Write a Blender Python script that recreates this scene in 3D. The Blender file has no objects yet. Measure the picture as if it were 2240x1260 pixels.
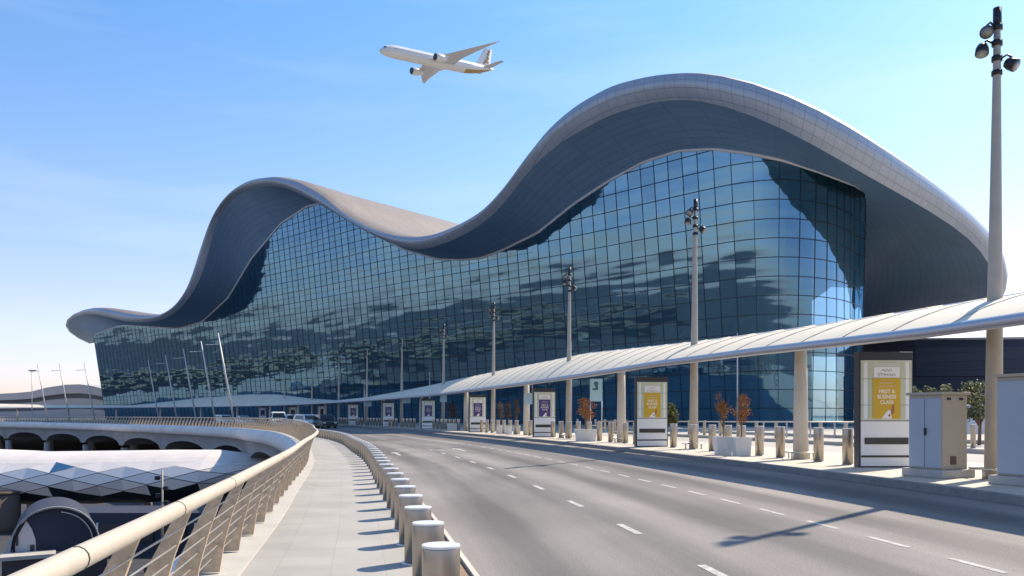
import bpy, math, random
from mathutils import Vector, Matrix
R = math.radians
rnd = random.Random(7)
S = bpy.context.scene
COL = S.collection

# ------------------------------------------------------------------ camera
FPX, CX, HY, CZ = 1750.0, 1120.0, 908.0, 1.72
cd = bpy.data.cameras.new('camera'); cam = bpy.data.objects.new('camera', cd); COL.objects.link(cam)
cd.sensor_width = 36.0; cd.lens = FPX / 2240 * 36.0
cd.shift_y = (HY - 630.0) / 2240.0
cd.clip_start = 0.1; cd.clip_end = 20000
cam.location = (0, 0, CZ); cam.rotation_euler = (R(90), 0, 0)
S.camera = cam

# ------------------------------------------------------------------ world, sun, exposure
SUN_AZ, SUN_EL = 49.0, 46.0            # azimuth measured from +Y towards +X
w = bpy.data.worlds.new('World'); S.world = w; w.use_nodes = True
nt = w.node_tree; bg = nt.nodes['Background']
sky = nt.nodes.new('ShaderNodeTexSky'); sky.sky_type = 'NISHITA'; sky.sun_disc = False
sky.sun_elevation = R(SUN_EL); sky.sun_rotation = R(SUN_AZ)
sky.air_density = 1.0; sky.dust_density = .7; sky.ozone_density = 3.0; sky.altitude = 0
geo = nt.nodes.new('ShaderNodeTexCoord'); sp = nt.nodes.new('ShaderNodeSeparateXYZ'); nt.links.new(geo.outputs['Generated'], sp.inputs[0])
rmp = nt.nodes.new('ShaderNodeValToRGB'); nt.links.new(sp.outputs[2], rmp.inputs[0])       # clearer blue aloft, milky towards the horizon
rmp.color_ramp.elements[0].position = 0.0; rmp.color_ramp.elements[0].color = (.96, .81, .92, 1)
rmp.color_ramp.elements[1].position = .46; rmp.color_ramp.elements[1].color = (.57, .85, 1.0, 1)
e_ = rmp.color_ramp.elements.new(.13); e_.color = (.97, .82, .92, 1)
e_ = rmp.color_ramp.elements.new(.28); e_.color = (.80, .86, .96, 1)
mxs = nt.nodes.new('ShaderNodeMix'); mxs.data_type = 'RGBA'; mxs.blend_type = 'MULTIPLY'; mxs.inputs[0].default_value = 1
nt.links.new(sky.outputs[0], mxs.inputs[6]); nt.links.new(rmp.outputs[0], mxs.inputs[7])
mpc = nt.nodes.new('ShaderNodeMapping'); mpc.inputs['Scale'].default_value = (1.2, 1.2, 9.0); mpc.inputs['Rotation'].default_value = (0.12, 0.05, 0)
nt.links.new(geo.outputs['Generated'], mpc.inputs[0])
cn = nt.nodes.new('ShaderNodeTexNoise'); cn.inputs['Scale'].default_value = 2.2; cn.inputs['Detail'].default_value = 5; nt.links.new(mpc.outputs[0], cn.inputs['Vector'])
cr = nt.nodes.new('ShaderNodeMapRange'); cr.inputs[1].default_value = .48; cr.inputs[2].default_value = .80; cr.inputs[3].default_value = 0; cr.inputs[4].default_value = .14; nt.links.new(cn.outputs[0], cr.inputs[0])
mxc = nt.nodes.new('ShaderNodeMix'); mxc.data_type = 'RGBA'; nt.links.new(cr.outputs[0], mxc.inputs[0]); nt.links.new(mxs.outputs[2], mxc.inputs[6]); mxc.inputs[7].default_value = (5.2, 5.5, 5.9, 1)   # thin high cloud
nt.links.new(mxc.outputs[2], bg.inputs[0]); bg.inputs[1].default_value = 0.15
sd = bpy.data.lights.new('sun', 'SUN'); sun = bpy.data.objects.new('sun', sd); COL.objects.link(sun)
sd.energy = 4.6; sd.angle = R(0.7); sd.color = (1.0, 0.875, 0.70)
az, el = R(SUN_AZ), R(SUN_EL)
L = Vector((math.sin(az) * math.cos(el), math.cos(az) * math.cos(el), math.sin(el)))
sun.rotation_euler = L.to_track_quat('Z', 'Y').to_euler()
sun.location = L * 300
S.view_settings.view_transform = 'Standard'; S.view_settings.look = 'None'
S.view_settings.exposure = 0.6; S.view_settings.gamma = 1.0
S.cycles.max_bounces = 6; S.cycles.transparent_max_bounces = 8
S.cycles.use_denoising = True

# ------------------------------------------------------------------ helpers
def pix(x, y, Y):                       # photo pixel at distance Y -> world point
    return Vector(((x - CX) / FPX * Y, Y, CZ + (HY - y) / FPX * Y))

def tag(o, label=None, cat=None, group=None, kind=None):
    if label: o['label'] = label
    if cat: o['category'] = cat
    if group: o['group'] = group
    if kind: o['kind'] = kind
    return o

def empty(name, loc, rz=0.0):
    o = bpy.data.objects.new(name, None); COL.objects.link(o)
    o.location = loc; o.rotation_euler = (0, 0, rz); o.empty_display_size = 0.3
    return o

def copy_tree(o, parent=None):
    c = o.copy(); COL.objects.link(c)
    if parent is not None: c.parent = parent
    for ch in list(o.children): copy_tree(ch, c)
    return c

class MB:
    def __init__(s): s.v = []; s.f = []; s.uv = []; s.mi = []; s.sm = []
    def face(s, idx, uvs=None, m=0, smooth=False):
        s.f.append(tuple(idx)); s.uv.append(uvs); s.mi.append(m); s.sm.append(smooth)
    def box(s, c, d, rz=0.0, m=0, M=None, taper=1.0):
        b = len(s.v); cs, sn = math.cos(rz), math.sin(rz)
        for z in (-.5, .5):
            k = taper if z > 0 else 1.0
            for x, y in ((-.5, -.5), (.5, -.5), (.5, .5), (-.5, .5)):
                p = Vector((x * d[0] * k, y * d[1] * k, z * d[2]))
                if M is not None: p = M @ p
                p = Vector((p.x * cs - p.y * sn + c[0], p.x * sn + p.y * cs + c[1], p.z + c[2]))
                s.v.append(p)
        for q in ((3, 2, 1, 0), (4, 5, 6, 7), (0, 1, 5, 4), (1, 2, 6, 5), (2, 3, 7, 6), (3, 0, 4, 7)):
            s.face([b + i for i in q], m=m)
        return s
    def tube(s, pts, r, n=8, m=0, caps=True, smooth=True):
        pts = [Vector(p) for p in pts]; k = len(pts); b = len(s.v)
        rr = r if isinstance(r, (list, tuple)) else [r] * k
        prev = None
        for i, p in enumerate(pts):
            t = (pts[min(i + 1, k - 1)] - pts[max(i - 1, 0)]).normalized()
            if prev is None:
                a = Vector((0, 0, 1)) if abs(t.z) < .9 else Vector((1, 0, 0))
                u = t.cross(a).normalized()
            else:
                u = (prev - t * prev.dot(t)).normalized()
            prev = u; vv = t.cross(u)
            for j in range(n):
                a = 2 * math.pi * j / n
                s.v.append(p + (u * math.cos(a) + vv * math.sin(a)) * rr[i])
        for i in range(k - 1):
            for j in range(n):
                j2 = (j + 1) % n
                s.face((b + i * n + j, b + i * n + j2, b + (i + 1) * n + j2, b + (i + 1) * n + j), m=m, smooth=smooth)
        if caps:
            s.face([b + j for j in range(n)][::-1], m=m)
            s.face([b + (k - 1) * n + j for j in range(n)], m=m)
        return s
    def lathe(s, prof, o=(0, 0, 0), n=20, m=0, M=None, sharp=()):
        b = len(s.v); o = Vector(o)
        for (r, z) in prof:
            for j in range(n):
                a = 2 * math.pi * j / n
                p = Vector((r * math.cos(a), r * math.sin(a), z))
                if M is not None: p = M @ p
                s.v.append(p + o)
        for i in range(len(prof) - 1):
            for j in range(n):
                j2 = (j + 1) % n
                s.face((b + i * n + j, b + i * n + j2, b + (i + 1) * n + j2, b + (i + 1) * n + j), m=m, smooth=(i not in sharp))
        if prof[0][0] > 1e-4: s.face([b + j for j in range(n)][::-1], m=m)
        if prof[-1][0] > 1e-4: s.face([b + (len(prof) - 1) * n + j for j in range(n)], m=m)
        return s
    def grid(s, rows, us=None, vs=None, m=0, smooth=True, flip=False, mfun=None, close=False):
        b = len(s.v); nr = len(rows); nc = len(rows[0])
        for r in rows: s.v.extend(Vector(p) for p in r)
        for i in range(nr - 1):
            for j in range(nc - 1):
                q = [b + i * nc + j, b + i * nc + j + 1, b + (i + 1) * nc + j + 1, b + (i + 1) * nc + j]
                u = None
                if us is not None:
                    u = [(us[i][j], vs[i][j]), (us[i][j + 1], vs[i][j + 1]), (us[i + 1][j + 1], vs[i + 1][j + 1]), (us[i + 1][j], vs[i + 1][j])]
                if flip:
                    q = q[::-1]; u = u[::-1] if u else None
                s.face(q, u, m=(mfun(i, j) if mfun else m), smooth=smooth)
        return s
    def prism(s, poly, h0, h1, M=None, o=(0, 0, 0), m=0):      # poly in XY, extruded along Z
        b = len(s.v); o = Vector(o); n = len(poly)
        for z in (h0, h1):
            for (x, y) in poly:
                p = Vector((x, y, z))
                if M is not None: p = M @ p
                s.v.append(p + o)
        s.face([b + i for i in range(n)][::-1], m=m); s.face([b + n + i for i in range(n)], m=m)
        for i in range(n):
            j = (i + 1) % n
            s.face((b + i, b + j, b + n + j, b + n + i), m=m)
        return s
    def build(s, name, mats, parent=None, bevel=0.0, loc=None):
        me = bpy.data.meshes.new(name)
        me.from_pydata([tuple(p) for p in s.v], [], s.f)
        if any(u for u in s.uv):
            l = me.uv_layers.new(name='UVMap'); k = 0
            for fi, f in enumerate(s.f):
                for c in range(len(f)):
                    l.data[k].uv = s.uv[fi][c] if s.uv[fi] else (0, 0)
                    k += 1
        if not isinstance(mats, (list, tuple)): mats = [mats]
        for m in mats: me.materials.append(m)
        me.polygons.foreach_set('material_index', s.mi)
        me.polygons.foreach_set('use_smooth', s.sm)
        me.update()
        o = bpy.data.objects.new(name, me); COL.objects.link(o)
        if parent is not None: o.parent = parent
        if loc is not None: o.location = loc
        if bevel > 0:
            md = o.modifiers.new('bevel', 'BEVEL'); md.width = bevel; md.segments = 2; md.limit_method = 'ANGLE'
        return o

class Curve:                            # plan curve, Catmull-Rom through points, walked by arc length
    def __init__(s, pts, step=0.5):
        P = [Vector((x, y)) for x, y in pts]
        P = [P[0] * 2 - P[1]] + P + [P[-1] * 2 - P[-2]]
        raw = []
        for i in range(1, len(P) - 2):
            for k in range(24):
                t = k / 24.0; a, b, c, d = P[i - 1], P[i], P[i + 1], P[i + 2]
                raw.append(0.5 * ((2 * b) + (c - a) * t + (2 * a - 5 * b + 4 * c - d) * t * t + (3 * b - a - 3 * c + d) * t ** 3))
        raw.append(P[-2])
        for _ in range(30):             # soften kinks
            raw = [raw[0]] + [(raw[i - 1] + raw[i] * 2 + raw[i + 1]) / 4 for i in range(1, len(raw) - 1)] + [raw[-1]]
        s.p = raw; s.s = [0.0]
        for i in range(1, len(raw)): s.s.append(s.s[-1] + (raw[i] - raw[i - 1]).length)
        s.len = s.s[-1]
    def at(s, d):
        import bisect
        d = max(0.0, min(s.len, d)); i = max(1, min(len(s.s) - 1, bisect.bisect_left(s.s, d)))
        a, b = s.p[i - 1], s.p[i]; k = (d - s.s[i - 1]) / max(1e-9, s.s[i] - s.s[i - 1])
        lo, hi = max(0, i - 4), min(len(s.p) - 1, i + 3)
        t = (s.p[hi] - s.p[lo]).normalized()
        return a.lerp(b, k), t, Vector((-t.y, t.x))     # point, tangent, left normal
    def off(s, d, o, z=0.0):
        p, t, n = s.at(d); q = p + n * o
        return Vector((q.x, q.y, z))
    def s_at_y(s, y):
        for i in range(1, len(s.p)):
            if s.p[i].y >= y:
                a, b = s.p[i - 1].y, s.p[i].y
                return s.s[i - 1] + (y - a) / (b - a) * (s.s[i] - s.s[i - 1])
        return s.len
    def nearest(s, q):
        best = min(range(len(s.p)), key=lambda i: (s.p[i] - q).length_squared)
        return s.s[best]

def lin(xs, ys, x):
    if x <= xs[0]: return ys[0]
    for i in range(1, len(xs)):
        if x <= xs[i]:
            k = (x - xs[i - 1]) / (xs[i] - xs[i - 1]); return ys[i - 1] + (ys[i] - ys[i - 1]) * k
    return ys[-1]
def smooth(a, b, x):
    t = max(0.0, min(1.0, (x - a) / (b - a))); return t * t * (3 - 2 * t)

# ------------------------------------------------------------------ materials
def mat(name, col, rough=0.6, metal=0.0, nscale=0.0, namt=0.0, bump=0.0, spec=0.5, stretch=(1, 1, 1), second=None):
    m = bpy.data.materials.new(name); m.use_nodes = True; t = m.node_tree
    b = t.nodes['Principled BSDF']
    b.inputs['Base Color'].default_value = (*col, 1); b.inputs['Roughness'].default_value = rough
    b.inputs['Metallic'].default_value = metal; b.inputs['Specular IOR Level'].default_value = spec
    if nscale:
        tc = t.nodes.new('ShaderNodeTexCoord'); mp = t.nodes.new('ShaderNodeMapping'); mp.inputs['Scale'].default_value = stretch
        n = t.nodes.new('ShaderNodeTexNoise'); n.inputs['Scale'].default_value = nscale; n.inputs['Detail'].default_value = 6; n.inputs['Roughness'].default_value = .62
        t.links.new(tc.outputs['Object'], mp.inputs[0]); t.links.new(mp.outputs[0], n.inputs['Vector'])
        mx = t.nodes.new('ShaderNodeMix'); mx.data_type = 'RGBA'
        c2 = second or tuple(c * (1 - namt) for c in col)
        c1 = tuple(min(1, c * (1 + namt * .6)) for c in col)
        mr = t.nodes.new('ShaderNodeMapRange'); mr.inputs[1].default_value = .3; mr.inputs[2].default_value = .7
        t.links.new(n.outputs[0], mr.inputs[0]); t.links.new(mr.outputs[0], mx.inputs[0])
        mx.inputs[6].default_value = (*c2, 1); mx.inputs[7].default_value = (*c1, 1)
        t.links.new(mx.outputs[2], b.inputs['Base Color'])
        r2 = t.nodes.new('ShaderNodeMapRange'); r2.inputs[3].default_value = max(0.02, rough - .08); r2.inputs[4].default_value = min(1, rough + .08)
        t.links.new(n.outputs[0], r2.inputs[0]); t.links.new(r2.outputs[0], b.inputs['Roughness'])
        if bump:
            bp = t.nodes.new('ShaderNodeBump'); bp.inputs['Strength'].default_value = bump; bp.inputs['Distance'].default_value = .02
            t.links.new(n.outputs[0], bp.inputs['Height']); t.links.new(bp.outputs[0], b.inputs['Normal'])
    return m

def uvmat(name, col, rough, cell, line, linecol, metal=0.0, jitter=0.08, offset=0.0, nscale=.35, namt=.12, bump=.0, spec=.5):
    """panelled / slabbed surface: joints of width `line` round cells of size `cell`, in the surface's own metres (UV)"""
    m = bpy.data.materials.new(name); m.use_nodes = True; t = m.node_tree; b = t.nodes['Principled BSDF']
    uv = t.nodes.new('ShaderNodeUVMap'); uv.uv_map = 'UVMap'
    br = t.nodes.new('ShaderNodeTexBrick'); br.offset = offset; br.squash = 1.0
    br.inputs['Scale'].default_value = 1.0; br.inputs['Brick Width'].default_value = cell[0]; br.inputs['Row Height'].default_value = cell[1]
    br.inputs['Mortar Size'].default_value = line; br.inputs['Mortar Smooth'].default_value = .1; br.inputs['Bias'].default_value = 0
    br.inputs['Color1'].default_value = (*[c * (1 - jitter) for c in col], 1)
    br.inputs['Color2'].default_value = (*[min(1, c * (1 + jitter)) for c in col], 1)
    br.inputs['Mortar'].default_value = (*linecol, 1)
    t.links.new(uv.outputs[0], br.inputs['Vector'])
    n = t.nodes.new('ShaderNodeTexNoise'); n.inputs['Scale'].default_value = nscale; n.inputs['Detail'].default_value = 7
    t.links.new(uv.outputs[0], n.inputs['Vector'])
    mr = t.nodes.new('ShaderNodeMapRange'); mr.inputs[1].default_value = .3; mr.inputs[2].default_value = .7
    mr.inputs[3].default_value = 1 - namt; mr.inputs[4].default_value = 1 + namt * .6
    t.links.new(n.outputs[0], mr.inputs[0])
    mx = t.nodes.new('ShaderNodeMix'); mx.data_type = 'RGBA'; mx.blend_type = 'MULTIPLY'; mx.inputs[0].default_value = 1
    t.links.new(br.outputs[0], mx.inputs[6]); t.links.new(mr.outputs[0], mx.inputs[7])
    t.links.new(mx.outputs[2], b.inputs['Base Color'])
    b.inputs['Roughness'].default_value = rough; b.inputs['Metallic'].default_value = metal; b.inputs['Specular IOR Level'].default_value = spec
    if bump:
        bp = t.nodes.new('ShaderNodeBump'); bp.inputs['Strength'].default_value = bump; bp.inputs['Distance'].default_value = .01
        t.links.new(n.outputs[0], bp.inputs['Height']); t.links.new(bp.outputs[0], b.inputs['Normal'])
    return m

def asphalt_mat():
    m = bpy.data.materials.new('asphalt'); m.use_nodes = True; t = m.node_tree; b = t.nodes['Principled BSDF']
    uv = t.nodes.new('ShaderNodeUVMap'); uv.uv_map = 'UVMap'
    def noise(scale, detail, st):
        mp = t.nodes.new('ShaderNodeMapping'); mp.inputs['Scale'].default_value = st
        n = t.nodes.new('ShaderNodeTexNoise'); n.inputs['Scale'].default_value = scale; n.inputs['Detail'].default_value = detail
        t.links.new(uv.outputs[0], mp.inputs[0]); t.links.new(mp.outputs[0], n.inputs['Vector']); return n
    a = noise(1.0, 5, (.9, .045, 1)); c = noise(40, 3, (1, 1, 1)); d = noise(.35, 6, (1, .5, 1))
    # u = metres across: tyre tracks as soft dark bands, one pair per lane
    sep = t.nodes.new('ShaderNodeSeparateXYZ'); t.links.new(uv.outputs[0], sep.inputs[0])
    mul = t.nodes.new('ShaderNodeMath'); mul.operation = 'MULTIPLY'; mul.inputs[1].default_value = 2 * math.pi / 1.85
    t.links.new(sep.outputs[0], mul.inputs[0])
    sn = t.nodes.new('ShaderNodeMath'); sn.operation = 'SINE'; t.links.new(mul.outputs[0], sn.inputs[0])
    s1 = t.nodes.new('ShaderNodeMath'); s1.operation = 'MULTIPLY_ADD'; s1.inputs[1].default_value = .10; t.links.new(sn.outputs[0], s1.inputs[0]); t.links.new(a.outputs[0], s1.inputs[2])
    rp = t.nodes.new('ShaderNodeValToRGB'); t.links.new(s1.outputs[0], rp.inputs[0])
    rp.color_ramp.elements[0].position = .33; rp.color_ramp.elements[0].color = (.135, .122, .114, 1)
    rp.color_ramp.elements[1].position = .66; rp.color_ramp.elements[1].color = (.275, .245, .225, 1)
    m2 = t.nodes.new('ShaderNodeMix'); m2.data_type = 'RGBA'; m2.blend_type = 'MULTIPLY'; m2.inputs[0].default_value = 1
    mr = t.nodes.new('ShaderNodeMapRange'); mr.inputs[1].default_value = .3; mr.inputs[2].default_value = .7; mr.inputs[3].default_value = .74; mr.inputs[4].default_value = 1.18
    t.links.new(c.outputs[0], mr.inputs[0]); t.links.new(rp.outputs[0], m2.inputs[6]); t.links.new(mr.outputs[0], m2.inputs[7])
    m3 = t.nodes.new('ShaderNodeMix'); m3.data_type = 'RGBA'; m3.blend_type = 'MULTIPLY'; m3.inputs[0].default_value = 1
    m4 = t.nodes.new('ShaderNodeMapRange'); m4.inputs[1].default_value = .35; m4.inputs[2].default_value = .65; m4.inputs[3].default_value = .78; m4.inputs[4].default_value = 1.10
    t.links.new(d.outputs[0], m4.inputs[0]); t.links.new(m2.outputs[2], m3.inputs[6]); t.links.new(m4.outputs[0], m3.inputs[7])
    t.links.new(m3.outputs[2], b.inputs['Base Color'])
    b.inputs['Roughness'].default_value = .82; b.inputs['Specular IOR Level'].default_value = .35
    bp = t.nodes.new('ShaderNodeBump'); bp.inputs['Strength'].default_value = .25; bp.inputs['Distance'].default_value = .004
    t.links.new(c.outputs[0], bp.inputs['Height']); t.links.new(bp.outputs[0], b.inputs['Normal'])
    return m

def glass_mat():
    """coated curtain-wall glass: part mirror, part see-through, every pane set a little out of true"""
    m = bpy.data.materials.new('facade_glass'); m.use_nodes = True; t = m.node_tree
    for n in list(t.nodes): t.nodes.remove(n)
    out = t.nodes.new('ShaderNodeOutputMaterial')
    uv = t.nodes.new('ShaderNodeUVMap'); uv.uv_map = 'UVMap'
    fl = t.nodes.new('ShaderNodeVectorMath'); fl.operation = 'FLOOR'; t.links.new(uv.outputs[0], fl.inputs[0])
    wn = t.nodes.new('ShaderNodeTexWhiteNoise'); wn.noise_dimensions = '3D'; t.links.new(fl.outputs[0], wn.inputs['Vector'])
    nz = t.nodes.new('ShaderNodeTexNoise'); nz.inputs['Scale'].default_value = .9; nz.inputs['Detail'].default_value = 3
    mpn = t.nodes.new('ShaderNodeMapping'); mpn.inputs['Scale'].default_value = (.07, .75, 1)
    t.links.new(uv.outputs[0], mpn.inputs[0]); t.links.new(mpn.outputs[0], nz.inputs['Vector'])
    s1 = t.nodes.new('ShaderNodeVectorMath'); s1.operation = 'SUBTRACT'; s1.inputs[1].default_value = (.5, .5, .5); t.links.new(wn.outputs['Color'], s1.inputs[0])
    s2 = t.nodes.new('ShaderNodeVectorMath'); s2.operation = 'SUBTRACT'; s2.inputs[1].default_value = (.5, .5, .5); t.links.new(nz.outputs['Color'], s2.inputs[0])
    k1 = t.nodes.new('ShaderNodeVectorMath'); k1.operation = 'SCALE'; k1.inputs['Scale'].default_value = .014; t.links.new(s1.outputs[0], k1.inputs[0])
    k2 = t.nodes.new('ShaderNodeVectorMath'); k2.operation = 'SCALE'; k2.inputs['Scale'].default_value = .075; t.links.new(s2.outputs[0], k2.inputs[0])
    ge = t.nodes.new('ShaderNodeNewGeometry')
    a1 = t.nodes.new('ShaderNodeVectorMath'); a1.operation = 'ADD'; t.links.new(ge.outputs['Normal'], a1.inputs[0]); t.links.new(k1.outputs[0], a1.inputs[1])
    a2 = t.nodes.new('ShaderNodeVectorMath'); a2.operation = 'ADD'; t.links.new(a1.outputs[0], a2.inputs[0]); t.links.new(k2.outputs[0], a2.inputs[1])
    n3 = t.nodes.new('ShaderNodeTexNoise'); n3.inputs['Scale'].default_value = 2.1; n3.inputs['Detail'].default_value = 1     # rollers' ripple along the rows
    ad = t.nodes.new('ShaderNodeMapping'); ad.inputs['Scale'].default_value = (.12, 1.0, 1); t.links.new(uv.outputs[0], ad.inputs[0]); t.links.new(ad.outputs[0], n3.inputs['Vector'])
    s3 = t.nodes.new('ShaderNodeVectorMath'); s3.operation = 'SUBTRACT'; s3.inputs[1].default_value = (.5, .5, .5); t.links.new(n3.outputs['Color'], s3.inputs[0])
    k3 = t.nodes.new('ShaderNodeVectorMath'); k3.operation = 'SCALE'; k3.inputs['Scale'].default_value = .07; t.links.new(s3.outputs[0], k3.inputs[0])
    a3 = t.nodes.new('ShaderNodeVectorMath'); a3.operation = 'ADD'; t.links.new(a2.outputs[0], a3.inputs[0]); t.links.new(k3.outputs[0], a3.inputs[1])
    no = t.nodes.new('ShaderNodeVectorMath'); no.operation = 'NORMALIZE'; t.links.new(a3.outputs[0], no.inputs[0])
    gl = t.nodes.new('ShaderNodeBsdfGlossy'); gl.inputs['Color'].default_value = (.40, .74, 1.0, 1); gl.inputs['Roughness'].default_value = .045
    t.links.new(no.outputs[0], gl.inputs['Normal'])
    tr = t.nodes.new('ShaderNodeBsdfTransparent'); tr.inputs['Color'].default_value = (.36, .58, .70, 1)
    fr = t.nodes.new('ShaderNodeFresnel'); fr.inputs['IOR'].default_value = 3.1; t.links.new(no.outputs[0], fr.inputs['Normal'])
    # pane to pane differences in the coating
    mr = t.nodes.new('ShaderNodeMapRange'); mr.inputs[3].default_value = .90; mr.inputs[4].default_value = 1.08; t.links.new(wn.outputs['Value'], mr.inputs[0])
    mu = t.nodes.new('ShaderNodeMath'); mu.operation = 'MULTIPLY'; t.links.new(fr.outputs[0], mu.inputs[0]); t.links.new(mr.outputs[0], mu.inputs[1])
    mx = t.nodes.new('ShaderNodeMixShader'); df = t.nodes.new('ShaderNodeBsdfDiffuse'); df.inputs['Color'].default_value = (.03, .105, .17, 1)
    m0 = t.nodes.new('ShaderNodeMixShader'); m0.inputs[0].default_value = .42; t.links.new(tr.outputs[0], m0.inputs[1]); t.links.new(df.outputs[0], m0.inputs[2])
    t.links.new(mu.outputs[0], mx.inputs[0]); t.links.new(m0.outputs[0], mx.inputs[1]); t.links.new(gl.outputs[0], mx.inputs[2])
    t.links.new(mx.outputs[0], out.inputs[0])
    return m

M_asphalt = asphalt_mat()
M_glass = glass_mat()
M_walk = uvmat('walkway_paving', (.36, .335, .30), .8, (.6, .6), .005, (.30, .28, .245), jitter=.03, namt=.17, nscale=.7)
M_pave = uvmat('pavement_slabs', (.55, .50, .42), .8, (.6, .6), .008, (.36, .33, .28), jitter=.06, namt=.14, nscale=.5)
M_fore = mat('forecourt_concrete', (.44, .41, .36), .85, nscale=.15, namt=.2)
M_kerb = mat('kerb_stone', (.44, .41, .36), .8, nscale=2, namt=.12)
M_tan = mat('tan_verge', (.30, .19, .12), .9, nscale=14, namt=.25)
M_rkerb = mat('grey_kerb', (.22, .21, .20), .85, nscale=3, namt=.2)
M_paint = mat('road_paint', (.47, .45, .42), .8, nscale=9, namt=.4)
M_sand = mat('lower_ground', (.09, .085, .08), .95, nscale=.05, namt=.3)
M_beam = mat('edge_concrete', (.76, .69, .63), .75, nscale=.4, namt=.12)
M_girder = mat('girder_concrete', (.34, .335, .325), .85, nscale=.3, namt=.2)
M_pier = mat('pier_concrete', (.36, .34, .31), .85, nscale=.4, namt=.2)
M_steel = mat('brushed_steel', (.42, .375, .32), .36, .82, nscale=22, namt=.10, stretch=(1, 1, .04))
M_steelcap = mat('steel_cap', (.78, .76, .72), .42, .35)
M_rail = mat('satin_rail', (.50, .435, .345), .62, .1, nscale=9, namt=.06)
M_post = mat('bronze_plate', (.60, .43, .275), .6, .0, nscale=11, namt=.28)
M_cable = mat('cable_steel', (.62, .58, .50), .35, .8)
M_joint = mat('rubber_joint', (.05, .045, .04), .7)
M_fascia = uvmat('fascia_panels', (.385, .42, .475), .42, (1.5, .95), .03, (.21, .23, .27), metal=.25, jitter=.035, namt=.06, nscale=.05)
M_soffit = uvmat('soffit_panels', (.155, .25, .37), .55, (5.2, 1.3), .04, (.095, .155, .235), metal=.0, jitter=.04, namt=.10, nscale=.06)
M_roof = uvmat('roof_sheets', (.22, .18, .155), .6, (4.0, 1.1), .06, (.14, .115, .10), metal=.1, jitter=.08, namt=.12, nscale=.08, offset=.5)
M_mull = mat('mullion', (.03, .045, .06), .4, .6)
M_trim = mat('pale_trim', (.62, .60, .60), .5)
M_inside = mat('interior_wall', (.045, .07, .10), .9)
M_floor = mat('interior_floor', (.17, .17, .16), .8)
M_strut = mat('interior_strut', (.78, .80, .76), .6)
M_white = mat('white_sheet', (.66, .60, .50), .55, nscale=.3, namt=.06)
M_tubeg = mat('grey_tube', (.46, .46, .49), .35, .6)
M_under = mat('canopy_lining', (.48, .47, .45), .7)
M_stone = mat('column_stone', (.58, .52, .44), .75, nscale=1.6, namt=.16, stretch=(1, 1, .4))
M_pole = mat('galvanised_pole', (.40, .355, .295), .55, .05, nscale=3, namt=.08)
M_polef = mat('pale_pole', (.58, .56, .53), .45, .2)
M_black = mat('black_metal', (.022, .024, .028), .45, .3)
M_lens = mat('lamp_lens', (.30, .28, .24), .15, .0)
M_planter = mat('planter_stone', (.70, .68, .64), .8, nscale=6, namt=.08)
M_soil = mat('soil', (.06, .045, .03), .95)
M_bark = mat('bark', (.16, .11, .08), .9, nscale=20, namt=.3)
M_orange = [mat('orange_leaf', (.42, .155, .02), .7), mat('rust_leaf', (.30, .09, .018), .7), mat('gold_leaf', (.46, .25, .04), .7)]
M_green = [mat('green_leaf', (.11, .13, .03), .7), mat('olive_leaf', (.20, .18, .045), .7), mat('dark_leaf', (.05, .07, .02), .7)]
M_cabf = mat('cabinet_door', (.36, .41, .47), .5, nscale=1.2, namt=.05)
M_cabs = mat('cabinet_side', (.42, .365, .285), .6, nscale=1.2, namt=.06)
M_cplinth = mat('cabinet_plinth', (.40, .39, .37), .85, nscale=3, namt=.15)
M_dark = mat('dark_panel', (.035, .037, .045), .4, .2)
M_pwhite = mat('panel_white', (.80, .78, .75), .45)
M_gold = mat('poster_gold', (.62, .37, .015), .45)
M_purple = mat('poster_purple', (.055, .035, .17), .45)
M_blue = mat('poster_blue', (.02, .03, .16), .45)
M_maroon = mat('poster_maroon', (.10, .035, .06), .45)
M_pgrey = mat('poster_grey', (.60, .60, .50), .5)
M_pgreen = mat('poster_pale_green', (.52, .55, .38), .5)
M_pline = mat('poster_line', (.26, .30, .22), .5)
M_grille = mat('grille', (.045, .045, .04), .6)
M_cream = mat('letter_cream', (.86, .78, .60), .5)
M_ink = mat('letter_ink', (.33, .29, .24), .5)
M_brown = mat('poster_brown', (.32, .13, .06), .5)
M_plane = mat('aircraft_white', (.74, .72, .68), .35, nscale=.08, namt=.05)
M_wing = mat('aircraft_grey', (.54, .54, .56), .4)
M_planegold = mat('aircraft_gold', (.42, .27, .10), .4)
M_planeblue = mat('engine_dark', (.02, .05, .10), .4)
M_navy = uvmat('wing_wall', (.055, .065, .10), .5, (60, 1.6), .05, (.03, .035, .06), jitter=.06, namt=.12, nscale=.05)
M_grey = mat('pale_grey_roof', (.40, .385, .39), .6, nscale=.05, namt=.1)
M_band = mat('dark_band', (.06, .075, .10), .4)
M_car = [mat('car_white', (.72, .73, .72), .25, .1), mat('car_silver', (.48, .52, .56), .25, .5), mat('car_dark', (.03, .045, .045), .2, .3), mat('car_pale', (.62, .67, .72), .25, .3)]
M_win = mat('car_glass', (.012, .018, .022), .08)
M_tyre = mat('tyre', (.02, .02, .02), .9)
M_rim = mat('wheel_rim', (.45, .45, .46), .35, .7)
M_red = mat('tail_light', (.35, .02, .02), .3)
M_head = mat('head_light', (.75, .77, .8), .15)
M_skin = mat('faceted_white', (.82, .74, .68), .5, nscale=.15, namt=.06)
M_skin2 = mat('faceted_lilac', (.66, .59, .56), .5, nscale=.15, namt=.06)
M_skin3 = mat('faceted_shade_grey', (.26, .235, .26), .5, nscale=.15, namt=.06)  # shaded grey copy of the white skin, left without faces
M_skin4 = mat('faceted_shade_black', (.018, .025, .032), .5)  # near-black copy of the white skin, for the shaded underside rows
M_skinblue = mat('faceted_glass', (.06, .17, .30), .15, .2)
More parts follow.
